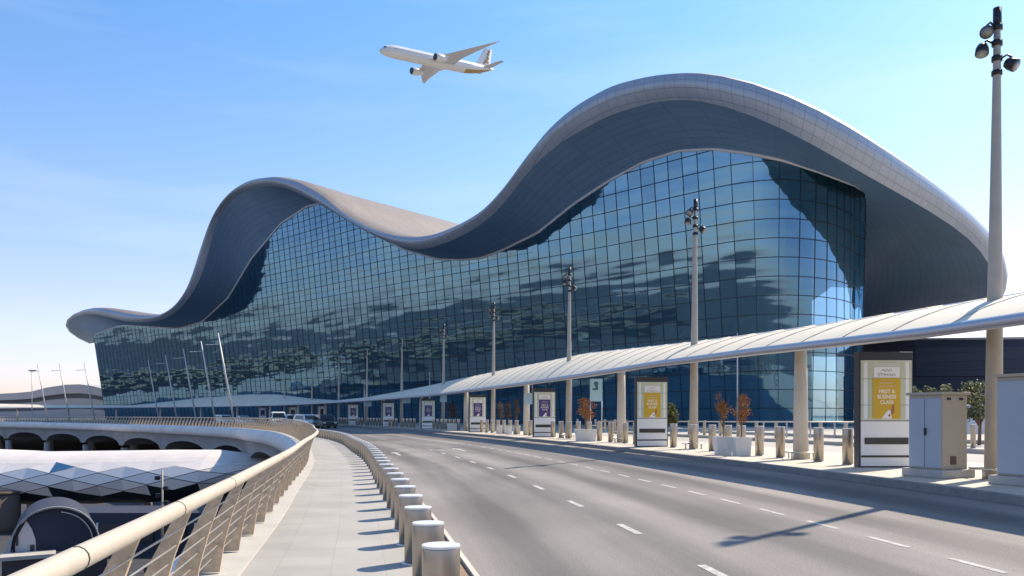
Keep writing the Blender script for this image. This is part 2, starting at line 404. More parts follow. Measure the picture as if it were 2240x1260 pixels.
M_vault = mat('vault_blue', (.032, .036, .060), .7, .0, nscale=.4, namt=.2)
M_bricky = mat('brown_pier', (.12, .085, .065), .85, nscale=.3, namt=.3)
M_sign = mat('sign_sky', (.34, .52, .58), .4)
M_signd = mat('sign_teal', (.05, .14, .16), .4)

# ------------------------------------------------------------------ plan curves
C = Curve([(13.9, -14), (12.2, 3), (10.3, 17.1), (7.25, 32.6), (3.2, 47.6), (-1.5, 61.9), (-6.8, 77), (-13, 91.7), (-19.9, 106.5),
           (-28, 123), (-38.5, 141), (-52, 159), (-72, 177), (-97, 191), (-128, 200), (-170, 205), (-230, 207)])        # line of the canopy columns
W = Curve([(1.9, -9), (.55, 0), (-.585, 6.6), (-1.13, 9.5), (-1.64, 12.2), (-2.12, 14.6), (-3.15, 19.4), (-4.2, 24.5), (-5.6, 30.7), (-7.55, 38.1),
           (-10.1, 47.8), (-13.9, 59), (-20, 73), (-32.3, 95), (-57.5, 125), (-82, 149), (-111, 171), (-150, 186), (-210, 194)])     # line of the bollards by the walkway
def road_z(off): return .21 - (off - 2.35) * .0332

# ------------------------------------------------------------------ ground, road, pavements
m = MB(); m.grid([[(-9000, -4000, -9), (9000, -4000, -9)], [(-9000, 14000, -9), (9000, 14000, -9)]])
tag(m.build('ground', M_sand), kind='structure')

def strip(curve, s0, s1, offs, zs, step=1.0, zfun=None):
    """ribbon along a curve; offs/zs = cross-section from right to left"""
    rows, us, vs = [], [], []; n = max(2, int((s1 - s0) / step) + 1)
    cu = [0.0]
    for i in range(1, len(offs)): cu.append(cu[-1] + math.hypot(offs[i] - offs[i - 1], zs[i] - zs[i - 1]))
    for k in range(n):
        s = s0 + (s1 - s0) * k / (n - 1); dz = zfun(s) if zfun else 0.0
        rows.append([curve.off(s, o, z + dz) for o, z in zip(offs, zs)])
        us.append(cu); vs.append([s] * len(offs))
    m = MB(); m.grid(rows, us, vs, smooth=False); return m

rows, us, vs = [], [], []; w_last = 0
for k in range(0, int(C.len)):
    p, t, nl = C.at(k); ws = max(w_last, W.nearest(p + nl * 12.9)); w_last = ws
    a = C.off(k, 2.35, .21); b = W.off(ws, -.58, -.12)
    rows.append([a.lerp(b, i / 6) for i in range(7)])
    wd = (b - a).length; us.append([wd * i / 6 for i in range(7)]); vs.append([k] * 7)
m = MB(); m.grid(rows, us, vs, smooth=True)
road = tag(m.build('road', M_asphalt), kind='structure')
from mathutils.bvhtree import BVHTree
road_bvh = BVHTree.FromPolygons([tuple(p) for p in m.v], m.f)
def on_road(p):
    h = road_bvh.ray_cast(Vector((p.x, p.y, 5)), Vector((0, 0, -1)))[0]
    return Vector((p.x, p.y, (h.z if h else p.z) + .004))

def deckrise(s): return .30 * smooth(W.s_at_y(42), W.s_at_y(72), s)
tag(strip(W, 0, W.len, [-.22, .6, 1.2, 1.93], [0, 0, 0, 0]).build('walkway', M_walk), kind='structure')
tag(strip(W, 0, W.len, [-.60, -.58, -.50, -.50], [-.14, .02, .05, -.02]).build('kerb_edge', M_kerb), kind='structure')
tag(strip(W, 0, W.len, [-.50, -.215], [.012, .012]).build('verge', M_tan), kind='structure')
tag(strip(W, 0, W.len, [1.93, 1.935, 2.62, 2.62], [0, .018, .05, -.3], zfun=deckrise).build('kerb', M_kerb), kind='structure')
tag(strip(C, 0, C.len, [-4.0, -1, 2.20], [.36, .36, .36]).build('pavement', M_pave), kind='structure')
tag(strip(C, 0, C.len, [2.20, 2.34, 2.36], [.363, .35, .18]).build('pavement_kerb', M_rkerb), kind='structure')
tag(strip(C, 0, C.len, [-4.2, -4.19, -4.0], [.2, .36, .363]).build('rear_kerb', M_kerb), kind='structure')
rows = []
far = Curve([(330, -40), (330, 120), (300, 330), (60, 430), (-260, 440)])
for k in range(0, 81):
    a = C.off(C.len * k / 80, -4.18, .215); p = far.at(far.len * k / 80)[0]
    rows.append([a, Vector((p.x, p.y, .215))])
m = MB(); m.grid(rows, smooth=False); tag(m.build('forecourt', M_fore), kind='structure')
for (o0, o1, z) in ((-11.2, -10.2, .40), (-20, -18.5, .42)):
    m = strip(C, C.s_at_y(4), C.s_at_y(62), [o0, o0 + .01, o1 - .01, o1], [.2, z, z, .2]); tag(m.build('traffic_island', M_kerb), kind='structure')

# lane dashes and arrows: thin painted sheets on the road
def dash(s0, s1, off, wd=.12):
    m = MB(); rows = []
    n = max(2, int((s1 - s0) / .5) + 2)
    for i in range(n):
        s = s0 + (s1 - s0) * i / (n - 1); rows.append([on_road(C.off(s, off - wd / 2, road_z(off))), on_road(C.off(s, off + wd / 2, road_z(off)))])
    m.grid(rows, smooth=False); return m
allm = MB()
def add_m(dst, src):
    b = len(dst.v); dst.v += src.v
    for f, u, mi, sm in zip(src.f, src.uv, src.mi, src.sm): dst.face([b + i for i in f], u, mi, sm)
sb = C.s_at_y(9.6)
for k in range(-3, 26): add_m(allm, dash(sb + 1.68 * k - .45, sb + 1.68 * k + .45, 6.35, .085))
sb = C.s_at_y(13.6)
for k in range(-3, 9): add_m(allm, dash(sb + 3.65 * k - .55, sb + 3.65 * k + .55, 9.15, .11))
tag(allm.build('lane_markings', M_paint), kind='structure')
m = MB()
for (px, py) in ((868, 989), (1005, 985)):
    Y = 1750 * (CZ - .0) / (py - HY); X = (px - CX) / FPX * Y; p = Vector((X, Y)); s = C.nearest(p + Vector((9, 0)))
    t = C.at(s)[1]; n = Vector((-t.y, t.x)); o = (p - C.at(s)[0]).dot(n); z = road_z(o) + .012
    def q(a, b): v = p + t * a + n * b; return on_road(Vector((v.x, v.y, z)))
    b = len(m.v); m.v += [q(-1.5, -.07), q(-1.5, .07), q(.6, .07), q(.6, -.07)]; m.face((b, b + 3, b + 2, b + 1))
    b = len(m.v); m.v += [q(.6, -.26), q(.6, .26), q(1.6, 0)]; m.face((b, b + 2, b + 1))
tag(m.build('lane_arrow_markings', M_paint), kind='structure')

# ------------------------------------------------------------------ terminal building
B = [(232, 255), (300, 242), (400, 223.5), (500, 206.5), (600, 191), (700, 177.5), (800, 165), (900, 154.5), (1000, 146), (1100, 138.2), (1200, 131),
     (1300, 124.5), (1400, 118.3), (1500, 112.6), (1600, 107.6), (1680, 104.5), (1750, 104), (1810, 105.5), (1850, 108.5), (1874, 113), (1884, 120), (1878, 132), (1862, 150)]
BC = Curve([((x - CX) / FPX * y, y) for x, y in B])
Ex = [(185, 673), (230, 676), (270, 684), (300, 690), (345, 690), (368, 680), (390, 662), (408, 636), (420, 608), (430, 573), (440, 540), (453, 503), (470, 468), (488, 439), (510, 415), (535, 399), (560, 391), (600, 387), (650, 397), (700, 424),
      (750, 465), (800, 494), (830, 506), (860, 515), (900, 520), (930, 518), (960, 510), (1010, 489), (1060, 458), (1110, 404), (1150, 345), (1200, 281), (1260, 230), (1340, 186), (1430, 164), (1530, 157), (1620, 169), (1700, 195), (1800, 243), (1900, 305), (2000, 370), (2080, 428)]
Fx = [(189, 683), (230, 692), (271, 702), (300, 706), (326, 705), (357, 699), (385, 683), (400, 669), (415, 650), (426, 634), (436, 614), (443, 596), (450, 576), (456, 553), (464, 520), (473, 489), (485, 464), (499, 446), (515, 430), (537, 418), (560, 411), (593, 407), (625, 411), (657, 424), (714, 455),
      (743, 472), (800, 506), (843, 528), (886, 542), (917, 546), (945, 542), (971, 534), (1020, 512), (1071, 478), (1100, 448), (1130, 410), (1157, 373), (1195, 338), (1234, 306), (1330, 253), (1426, 223), (1503, 217), (1580, 226), (1676, 260), (1772, 312), (1868, 368), (1958, 419), (2047, 468)]
Tx = [(205, 736), (211, 731), (240, 719), (271, 711), (340, 715), (391, 718), (443, 703), (499, 651), (550, 566), (614, 489), (670, 452), (700, 444), (743, 462), (800, 500), (843, 524), (886, 546), (957, 566), (1008, 568), (1050, 564), (1100, 546), (1177, 508), (1254, 446),
      (1330, 396), (1407, 354), (1484, 329), (1561, 325), (1637, 335), (1714, 350), (1791, 375), (1868, 404), (1902, 423)]
def outl(tab, x): return lin([a for a, b in tab], [b for a, b in tab], x)
def on_outline(tab, q):                 # raise a plan point to the height at which the outline passes over it
    px = CX + FPX * q.x / q.y; y = outl(tab, px); return Vector((q.x, q.y, CZ + (HY - y) / FPX * q.y))
BS = [BC.at(BC.len * i / 400) for i in range(401)]
E, F, T, G0, G1 = [], [], [], [], []    # roof edge, fascia lip, glass head for the soffit; foot and head of the glass
# left end: the roof edge turns round the end of the hall
for e, f, t in (((196, 752, 318), (198, 751, 317), (214, 748, 300)), ((166, 741, 306), (168, 740, 305), (209, 745, 285)), ((146, 726, 296), (149, 724, 295), (207, 742, 272)), ((137, 710, 284), (141, 710, 283), (206, 739, 262)),
                ((142, 699, 273), (146, 701, 272), (207, 736, 256)), ((157, 685, 262), (162, 689, 261), (216, 730, 252)), ((185, 673, 251), (190, 682, 250), (250, 716, 246))):
    E.append(pix(*e)); F.append(pix(*f)); T.append(pix(*t))
def lean_head(p, n_out, t):             # head of the glass: leans outwards, and endwards near the left end
    z = 25.0; px = CX + FPX * p.x / p.y
    d = n_out * (.105 * (1 - smooth(1600, 1860, px))) - t * (.09 * (1 - smooth(260, 560, px)))
    for _ in range(8):
        q = p + d * (z - .2); z = on_outline(Tx, q).z
    q = p + d * (z - .2); return Vector((q.x, q.y, z))
for i, (p, t, nl) in enumerate(BS):
    n_out = -nl if nl.y > 0 else nl
    n_out = Vector((t.y, -t.x))
    px = CX + FPX * p.x / p.y; f = i / 400.0
    if px > 1872 and p.y > 108: break
    h = lean_head(p, n_out, t); G0.append(Vector((p.x, p.y, .2))); G1.append(h)
    if 300 < px < 1716 and p.y < 250:
        o = 12.5 + 1.5 * smooth(600, 1500, px)
        if i % 2 == 0:
            E.append(on_outline(Ex, p + n_out * o)); F.append(on_outline(Fx, p + n_out * (o - .9))); T.append(h)
NMID = len(E)
# right end: the roof sweeps down round the corner
for e, f, t in (((1800, 243, 90.5), (1775, 314, 92), (1760, 364, 102)), ((1855, 276, 91.5), (1830, 346, 93), (1800, 379, 102.5)), ((1900, 305, 93), (1880, 375, 94.5), (1840, 393, 103.5)), ((1950, 337, 95), (1930, 403, 96.5), (1872, 406, 105.5)),
                ((2000, 370, 98), (1985, 434, 99.5), (1900, 421, 110)), ((2045, 402, 101), (2040, 464, 102.5), (1894, 436, 117)), ((2085, 432, 104.5), (2085, 494, 106), (1886, 458, 124)), ((2125, 467, 109), (2122, 522, 110.5), (1878, 486, 131)),
                ((2155, 494, 113.5), (2148, 548, 115), (1872, 520, 138)), ((2181, 525, 119), (2166, 577, 120.5), (1868, 558, 145)), ((2200, 558, 126), (2176, 606, 127), (1866, 600, 152)), ((2209, 590, 134), (2180, 630, 135), (1864, 645, 158)),
                ((2204, 622, 144), (2176, 654, 145), (1862, 690, 164)), ((2192, 650, 155), (2166, 676, 156), (1860, 722, 170)), ((2172, 676, 166), (2150, 694, 167), (1858, 745, 176))):
    E.append(pix(*e)); F.append(pix(*f)); T.append(pix(*t))
# glass continues round the corner
for t, b in (((1893, 419, 115), (1880, 115)), ((1895, 428, 121), (1884, 121)), ((1888, 440, 130), (1880, 130)), ((1874, 452, 148), (1866, 148))):
    G1.append(pix(*t)); G0.append(Vector(((b[0] - CX) / FPX * b[1], b[1], .2)))

terminal = empty('airport_terminal', (-40, 160, .2))
tag(terminal, 'huge airport terminal with wave shaped roof and leaning blue glass front', 'building')
TI = Matrix.Translation(Vector((40, -160, -.2)))
def tbuild(mb, name, mats, parent=terminal):
    mb.v = [TI @ Vector(p) for p in mb.v]; return mb.build(name, mats, parent)
def arc(pts):
    a = [0.0]
    for i in range(1, len(pts)): a.append(a[-1] + (pts[i] - pts[i - 1]).length)
    return a
def loft(A, Bp, n, bulge=None, ulen=None):
    """ruled surface from A to Bp with n+1 lines; bulge(i, v) moves a point"""
    us0 = ulen or arc(A); rows, us, vs = [], [], []
    for j in range(n + 1):
        v = j / n; r = []
        for i in range(len(A)):
            p = A[i].lerp(Bp[i], v)
            if bulge: p = p + bulge(i, v)
            r.append(p)
        rows.append(r); us.append(us0); vs.append([(A[i] - Bp[i]).length * v for i in range(len(A))])
    return rows, us, vs
# fascia: rounded band between roof edge and lip
outw = []
for i in range(len(E)):
    d = E[i] - T[i]; d.z = 0; outw.append(d.normalized())
# light mitigation of kinks along the joins
def relax(P, n, lo=0, hi=None):
    hi = hi or len(P)
    for _ in range(n):
        Q = P[:]
        for i in range(max(1, lo), min(len(P) - 1, hi)): Q[i] = (P[i - 1] + P[i] * 2 + P[i + 1]) / 4
        P[:] = Q
relax(E, 2); relax(F, 2); relax(T, 1)
m = MB(); r, u, v = loft(E, F, 6, lambda i, v: outw[i] * (.9 * math.sin(math.pi * v)) )
m.grid(r, u, v); tbuild(m, 'fascia', M_fascia)
def soff(i, v):
    drop = -.10 * (F[i] - T[i]).length * math.sin(math.pi * v) * .5
    return Vector((0, 0, -drop * .8))
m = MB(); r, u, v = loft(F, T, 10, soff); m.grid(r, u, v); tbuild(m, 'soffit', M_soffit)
# roof sheet running back from the edge
rows, us, vs = [], [], []; ua = arc(E)
for j, tt in enumerate((0, .8, 2.5, 6, 14, 30, 55, 85, 120)):
    r = []
    for i in range(len(E)):
        k = smooth(NMID - 4, len(E) - 1, i)
        d = Vector((.68, .73)).lerp(Vector((-.75, .66)), k); d.normalize(); k2 = smooth(NMID - 3, NMID + 6, i)
        if i < 7: d = d.lerp(Vector((.95, .3)), 1 - i / 7).normalized()
        lim = 1.0 - .55 * k
        q = E[i] + Vector((d.x, d.y, 0)) * tt * lim
        lip = .55 * math.sqrt(min(1.0, tt / 2.5)) * (1 - smooth(2.5, 14, tt) * .6)
        q.z += lip - .02 * tt * lim * (1 - k2) + k2 * (.34 * tt * lim - .003 * (tt * lim) ** 2)
        r.append(q)
    rows.append(r); us.append(ua); vs.append([tt] * len(E))
m = MB(); m.grid(rows, us, vs); tbuild(m, 'roof', M_roof)
# glass: equal panes along the foot, level rows up the slope
nG = len(G0); ga = arc(G0); PW, PH = 2.3, 2.45
gl = ga[-1]
def gpt(s, h, push=0.0):
    import bisect
    i = max(1, min(nG - 1, bisect.bisect_left(ga, s))); k = (s - ga[i - 1]) / max(1e-6, ga[i] - ga[i - 1])
    a = G0[i - 1].lerp(G0[i], k); b = G1[i - 1].lerp(G1[i], k)
    f = (h - .2) / max(.1, b.z - .2); p = a.lerp(b, f)
    if push:
        tn = (G0[min(nG - 1, i + 2)] - G0[max(0, i - 3)]); n = Vector((tn.y, -tn.x, 0)).normalized(); p = p + n * push
    return p, b.z
m = MB(); ncol = int(gl / PW); rows, us, vs = [], [], []
for j in range(ncol * 2 + 1):
    s = min(gl, j * PW / 2); top = gpt(s, 1)[1]; nr = 24
    rows.append([gpt(s, .2 + (top - .2) * q / nr)[0] for q in range(nr + 1)])
    us.append([s / PW] * (nr + 1)); vs.append([(top - .2) * q / nr / PH for q in range(nr + 1)])
m.grid(rows, us, vs, flip=True); glass = tbuild(m, 'glass_wall', M_glass)
m = MB()
def bar(pts, a, d):                     # flat bar standing proud of the glass
    b = len(m.v)
    for p, side, n in pts: m.v += [p - side * a, p + side * a, p + side * a + n * d, p - side * a + n * d]
    for i in range(len(pts) - 1):
        for q in ((0, 3, 2, 1), ):
            for x in range(4):
                y = (x + 1) % 4; m.face((b + i * 4 + x, b + i * 4 + y, b + (i + 1) * 4 + y, b + (i + 1) * 4 + x))
def frame_at(s, h):
    p, top = gpt(s, h); p2 = gpt(min(gl, s + .4), h)[0]; p1 = gpt(max(0, s - .4), h)[0]
    t = (p2 - p1).normalized(); up = (gpt(s, h + 1)[0] - p).normalized(); n = t.cross(up).normalized(); return p, t, up, n
for j in range(ncol + 1):
    s = j * PW; top = gpt(s, 1)[1]; pts = []
    for q in range(7):
        p, t, up, n = frame_at(s, .2 + (top - .25) * q / 6); pts.append((p + n * .02, t, n))
    bar(pts, .03, .05)
for rr in range(1, 26):
    h = .2 + rr * PH * .99; run = []
    for j in range(int(gl / 1.15) + 1):
        s = min(gl, j * 1.15); top = gpt(s, 1)[1]
        if h < top - .05:
            p, t, up, n = frame_at(s, h); run.append((p + n * .025, up, n))
        elif len(run) > 1: bar(run, .05, .05); run = []
        else: run = []
    if len(run) > 1: bar(run, .05, .05)
for rr in range(0, 25):                 # thin half-height transoms along the left two thirds
    h = .2 + (rr + .5) * PH * .99; run = []
    for j in range(int(gl * .66 / 1.15) + 1):
        s = j * 1.15; top = gpt(s, 1)[1]
        if h < top - .05:
            p, t, up, n = frame_at(s, h); run.append((p + n * .025, up, n))
        elif len(run) > 1: bar(run, .022, .03); run = []
        else: run = []
    if len(run) > 1: bar(run, .022, .03)
tbuild(m, 'mullion_grid', M_mull, glass)
m = MB(); m.tube([p + Vector((0, 0, -.05)) for p in G1[2:]], .22, 6); tbuild(m, 'head_trim', M_trim)
# what stands behind the glass: back wall, floors, raking struts
inn = []
for i in range(nG):
    tn = G0[min(nG - 1, i + 2)] - G0[max(0, i - 2)]; inn.append(Vector((-tn.y, tn.x, 0)).normalized())
idx = list(range(0, nG - 14, 4))
wall = [G0[i] + inn[i] * 24 for i in idx]; wallt = [Vector((p.x, p.y, max(2, G1[i].z - 2.5))) for p, i in zip(wall, idx)]
m = MB(); r, u, v = loft(wall, wallt, 2); m.grid(r, u, v, flip=True); tbuild(m, 'inner_wall', M_inside)
m = MB(); m.grid([[G0[0] + inn[0] * .06 , wall[0]], [G1[0] + inn[0] * .06 - Vector((0, 0, .3)), Vector((wall[0].x, wall[0].y, G1[0].z - 1))]]); tbuild(m, 'end_wall', M_inside)
m = MB(); r, u, v = loft(wallt, [Vector((*(G1[i] + inn[i] * .8).xy, max(2, G1[i].z - .8))) for i in idx], 2); m.grid(r, u, v); tbuild(m, 'ceiling', M_inside)
for z in (8.0, 15.5):
    a = [Vector((*(G0[i] + inn[i] * 5).xy, z)) for i in idx]; b_ = [Vector((*(G0[i] + inn[i] * 23.5).xy, z)) for i in idx]
    lo = [p - Vector((0, 0, .9)) for p in a]
    m = MB(); r, u, v = loft(a, b_, 1); m.grid(r, u, v, smooth=False); r, u, v = loft(lo, a, 1); m.grid(r, u, v, smooth=False)
    lob = [p - Vector((0, 0, .9)) for p in b_]; r, u, v = loft(lob, lo, 1); m.grid(r, u, v, smooth=False); tbuild(m, 'floor_slab', M_floor)
m = MB(); a = G0[4]
ground_in = [Vector((*(G0[i] + inn[i] * .5).xy, .32)) for i in idx]; r, u, v = loft(ground_in, [Vector((p.x, p.y, .32)) for p in wall], 1); m.grid(r, u, v); tbuild(m, 'floor_slab', M_floor)
sc = {}
for s_, ds in ((.73, .045), (.765, .03), (.79, -.015), (.815, .02), (.69, .03), (.60, .03), (.50, .03), (.40, .03), (.29, .03)):
    s = gl * s_; i = min(range(nG), key=lambda q: abs(ga[q] - s)); i2 = min(range(nG), key=lambda q: abs(ga[q] - (s - ds * gl)))
    p0 = G0[i] + inn[i] * 4; p1 = G1[i2] + inn[i2] * 4.5 - Vector((0, 0, 1.0))
    m = MB(); m.tube([p0, p0.lerp(p1, .5), p1], [1.1, .9, .6], 10); tbuild(m, 'raking_strut', M_strut)

# lower wing of the terminal at the right, behind the canopy
wing = empty('terminal_side_wing', (100, 150, .2)); tag(wing, 'long low dark blue louvred wing behind the right end of the canopy', 'building')
pts = [pix(1845, 742, 165), pix(2000, 743, 150), pix(2240, 740, 138), pix(2600, 735, 130), pix(3000, 730, 125)]
rows = []; us = []; vs = []
for p in pts:
    q = Vector((p.x - 100, p.y - 150, 0)); ht = p.z - .2
    prof = [(0, 0), (0, .55), (-.6, .56), (-.6, .9), (.4, 1.0), (6, 1.02), (40, .98)]
    rows.append([q + Vector((0, a, ht * b)) for a, b in prof]); us.append([p.x] * 7); vs.append([ht * b for a, b in prof])
m = MB(); m.grid(rows, us, vs, flip=True, smooth=False); m.build('wall', M_navy, wing)
m = MB()
for p, q in zip(pts[:-1], pts[1:]):
    m.tube([(p.x - 100, p.y - 150 - .7, (p.z - .2) * 1.0), (q.x - 100, q.y - 150 - .7, (q.z - .2) * 1.0)], .22, 6)
m.build('eaves_trim', M_grey, wing)

# far pier building at the left horizon
pier = empty('far_pier_building', (-230, 330, .2)); tag(pier, 'distant low pier building with curved grey roof at the left horizon', 'building')
prf = [(-60, 868), (0, 862), (40, 860), (75, 857), (110, 848), (150, 842), (180, 841), (210, 845), (240, 853), (300, 868), (360, 880)]
def bandstrip(name, f0, f1, dy, mt, push):
    top, bot = [], []
    for x, y in prf:
        p = pix(x, y, 335); h = p.z - .2
        top.append(Vector((p.x + 230, 5 - push, h * f0))); bot.append(Vector((p.x + 230, 5 - push, h * f1)))
    mm = MB(); r, u, v = loft(top, bot, 1); mm.grid(r, u, v, flip=True); 
    r, u, v = loft([t + Vector((0, dy, .6)) for t in top], top, 1); mm.grid(r, u, v, flip=True)
    r, u, v = loft(bot, [b + Vector((0, 3, 0)) for b in bot], 1); mm.grid(r, u, v, flip=True); return mm.build(name, mt, pier)
bandstrip('roof', 1.0, .74, 60, M_grey, 2.5)
bandstrip('window_band', .76, .60, 2, M_band, 0)
bandstrip('wall', .60, .40, 2, M_grey, .8)
bandstrip('window_band', .42, .28, 2, M_band, 0)
bandstrip('wall', .28, 0, 2, M_grey, .8)

# unseen car park across the apron, added for the pale band in the glass
cp = empty('unseen_car_park', (-330, 250, -9)); tag(cp, 'unseen long car park opposite the terminal, added for the pale band in its glass', 'building')
M_sandy = mat('unseen_car_park_sand', (.50, .42, .29), .85, nscale=.05, namt=.15)
m = MB(); m.box((-12, 0, 7.0), (24, 420, 14)); m.build('wall', M_dark, cp)
for k in range(2):
    m = MB(); m.box((.6, 0, 8.6 + k * 4.6), (1.6, 424, 1.5)); m.build('unseen_car_park_parapet', M_sandy, cp)

# ------------------------------------------------------------------ covered walkway canopy
s_p = [C.s_at_y(17.1) + 7.72 * (k - 2) for k in range(0, 42)]        # column stations; even index = lamp pole
s17 = C.s_at_y(17.1)
def zb(s):                               # height of the rear edge: it undulates
    d = s - s17
    return lin([-30, -8, 0, 8, 16, 31, 46, 62, 78, 94, 112, 128, 146, 160, 180, 205, 230, 260, 300, 340], [3.95, 4.25, 4.42, 4.6, 4.85, 5.4, 5.3, 5.1, 4.65, 4.15, 3.95, 4.5, 5.6, 5.9, 5.5, 4.0, 4.2, 4.9, 5.4, 5.2], d)
def zf(s):
    d = s - s17
    return lin([-30, 0, 7, 15, 30, 45, 60, 90, 120, 340], [3.3, 3.5, 3.68, 3.8, 3.75, 3.68, 3.6, 3.58, 3.55, 3.55], d)
can = empty('walkway_canopy', (*C.at(s17)[0], .36))
tag(can, 'long white curving sheet roof on columns over the far pavement', 'canopy')
CO = Vector((*C.at(s17)[0], .36))
rows, rows2, us, vs, edge, edge2 = [], [], [], [], [], []
s0c, s1c = C.s_at_y(1.0), C.len - 2
N = int((s1c - s0c) / 1.0)
for k in range(N + 1):
    s = s0c + (s1c - s0c) * k / N; a, b = zf(s), zb(s); r, r2 = [], []
    for q in range(9):
        f = q / 8; o = 1.72 + (-1.2 - 1.72) * f; z = a + (b - a) * (f ** .85) + .10 * math.sin(math.pi * f)
        r.append(C.off(s, o, z) - CO); r2.append(C.off(s, o, z - .10 - .10 * math.sin(math.pi * f)) - CO)
    rows.append(r); rows2.append(r2); us.append([3.0 * q / 8 for q in range(9)]); vs.append([s] * 9)
    edge.append(C.off(s, 1.74, a - .06) - CO); edge2.append(C.off(s, -1.22, b - .05) - CO)
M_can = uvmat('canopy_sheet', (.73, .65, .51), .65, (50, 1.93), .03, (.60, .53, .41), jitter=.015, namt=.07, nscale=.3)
m = MB(); m.grid(rows, us, vs, flip=False); m.build('roof_sheet', M_can, can)
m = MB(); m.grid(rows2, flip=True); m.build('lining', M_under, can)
m = MB(); m.tube(edge, .12, 10); m.build('edge_tube', M_tubeg, can)
m = MB(); m.tube(edge2, .08, 8); m.build('edge_tube', M_tubeg, can)
for k in range(int((s1c - s0c) / 1.93)):
    s = s0c + 1.93 * k
    if s > s17 + 90: break
    a, b = zf(s), zb(s); pts = []
    for q in range(7):
        f = q / 6; pts.append(C.off(s, 1.72 - 2.92 * f, a + (b - a) * (f ** .85) + .10 * math.sin(math.pi * f) + .012) - CO)
    m = MB(); m.tube(pts, .016, 4); m.build('roof_rib', M_white, can)
for k, s in enumerate(s_p):
    if s > s1c - 3: break
    if k % 2 == 1:
        p = C.off(s, 0, .36) - CO; hgt = lin([0, 1], [zf(s), zb(s)], .56) - .36
        m = MB(); m.tube([p + Vector((0, 0, 0)), p + Vector((0, 0, hgt * .6)), p + Vector((0, 0, hgt))], [.235, .20, .17], 14)
        m.build('column', M_stone, can)

# ------------------------------------------------------------------ lamp poles
def spot_bm(mirror):
    pass
def make_lamp(detail=True):
    root = empty('lamp_pole', (0, 0, 0))
    m = MB(); m.tube([(0, 0, 0), (0, 0, 3.3), (0, 0, 6.0), (0, 0, 9.2), (0.0, 0, 10.05)], [.18, .155, .115, .072, .062], 14)
    m.build('pole', M_pole, root)
    if not detail:
        for (sx, z) in ((-1, 9.75), (-1, 9.3), (1, 9.05)):
            m = MB(); m.box((sx * .2, 0, z), (.3, .26, .22)); m.build('spotlight', M_black, root, .03)
        return root
    m = MB(); m.tube([(0, 0, 9.62), (0, 0, 10.06)], .083, 12); m.build('top_sleeve', M_black, root)
    # (arm direction degrees, height, tilt) of the spotlights
    for (a, z, tilt) in ((200, 9.50, 62), (172, 9.16, 25), (-12, 8.83, 55)):
        d = Vector((math.cos(R(a)), math.sin(R(a)), 0))
        c = d * .30 + Vector((0, 0, z))
        face = (Vector((d.x * .55, -.75, 0)).normalized() * math.sin(R(tilt)) + Vector((0, 0, -1)) * math.cos(R(tilt))).normalized()
        Q = face.to_track_quat('Z', 'Y').to_matrix()
        m = MB(); m.lathe([(.04, -.17), (.10, -.14), (.128, -.05), (.135, .08), (.123, .09)], c, 16, M=Q); h = m.build('spotlight', M_black, root)
        m = MB(); m.lathe([(.115, .093), (.001, .10)], c, 16, M=Q); m.build('lens', M_lens, h)
        m = MB(); m.tube([d * .07 + Vector((0, 0, z + .14)), d * .2 + Vector((0, 0, z + .22)), c + Vector((0, 0, .14))], .022, 6); m.build('bracket', M_black, h)
        m = MB(); m.tube([(0, 0, z + .09), (0, 0, z + .20)], .105, 12); m.build('clamp', M_black, h)
    m = MB(); m.tube([(0, 0, 8.62), (0, 0, 8.72)], .105, 12); m.build('clamp', M_black, root)
    return root
place = ['beside the far right electrical cabinet', 'between the near gold billboard and the second one', 'beside the nearest purple billboard', 'beside the second purple billboard',
         'beside the third purple billboard', 'beside the fourth purple billboard', 'just right of the parked cars', 'behind the parked cars', 'behind the white van', 'where the far canopy humps up']
lampA = make_lamp(True); lampB = make_lamp(False); usedA = usedB = False; li = 0
for k, s in enumerate(s_p):
    if k % 2 == 1 or k < 2: continue
    if s > s17 + 150: break
    near = li < 5
    if near: o = lampA if not usedA else copy_tree(lampA); usedA = True
    else: o = lampB if not usedB else copy_tree(lampB); usedB = True
    p = C.off(s, 0, .36); o.location = p; o.rotation_euler = (0, R(.5), (0 if li == 0 else R(8 * (li % 3))))
    nm = ('tallest nearest grey lamp pole with black spotlights ' if li == 0 else 'grey lamp pole rising through the canopy ') + place[min(li, 9)]
    tag(o, nm, 'lamp pole', 'lamp poles through the canopy'); li += 1
# second row beyond the inner road
m = MB(); m.tube([(0, 0, 0), (0, 0, 6), (0, 0, 10.4)], [.10, .08, .05], 8)
rear = empty('slim_lamp_pole', (0, 0, 0)); m.build('pole', M_polef, rear)
for sx, z in ((-.22, 9.5), (.22, 9.2)):
    m = MB(); m.box((sx, 0, z), (.28, .22, .2)); m.build('spotlight', M_black, rear, .03)
for i, (px, Y, hh, lb) in enumerate(((1613, 86, 10.4, 'slim pale pole behind the pair of orange trees'), (1250, 94, 10.2, 'slim pole behind the light blue sign'), (940, 112, 7.6, 'short slim pole above the canopy between two lamp poles'),
                                     (881, 122, 7.4, 'short slim pole above the canopy over the purple billboards'), (797, 132, 7.0, 'short slim pole above the lowest canopy dip'))):
    o = rear if i == 0 else copy_tree(rear); o.location = ((px - CX) / FPX * Y, Y, .2); o.scale = (1, 1, hh / 10.4)
    tag(o, lb, 'lamp pole', 'slim poles behind the canopy')

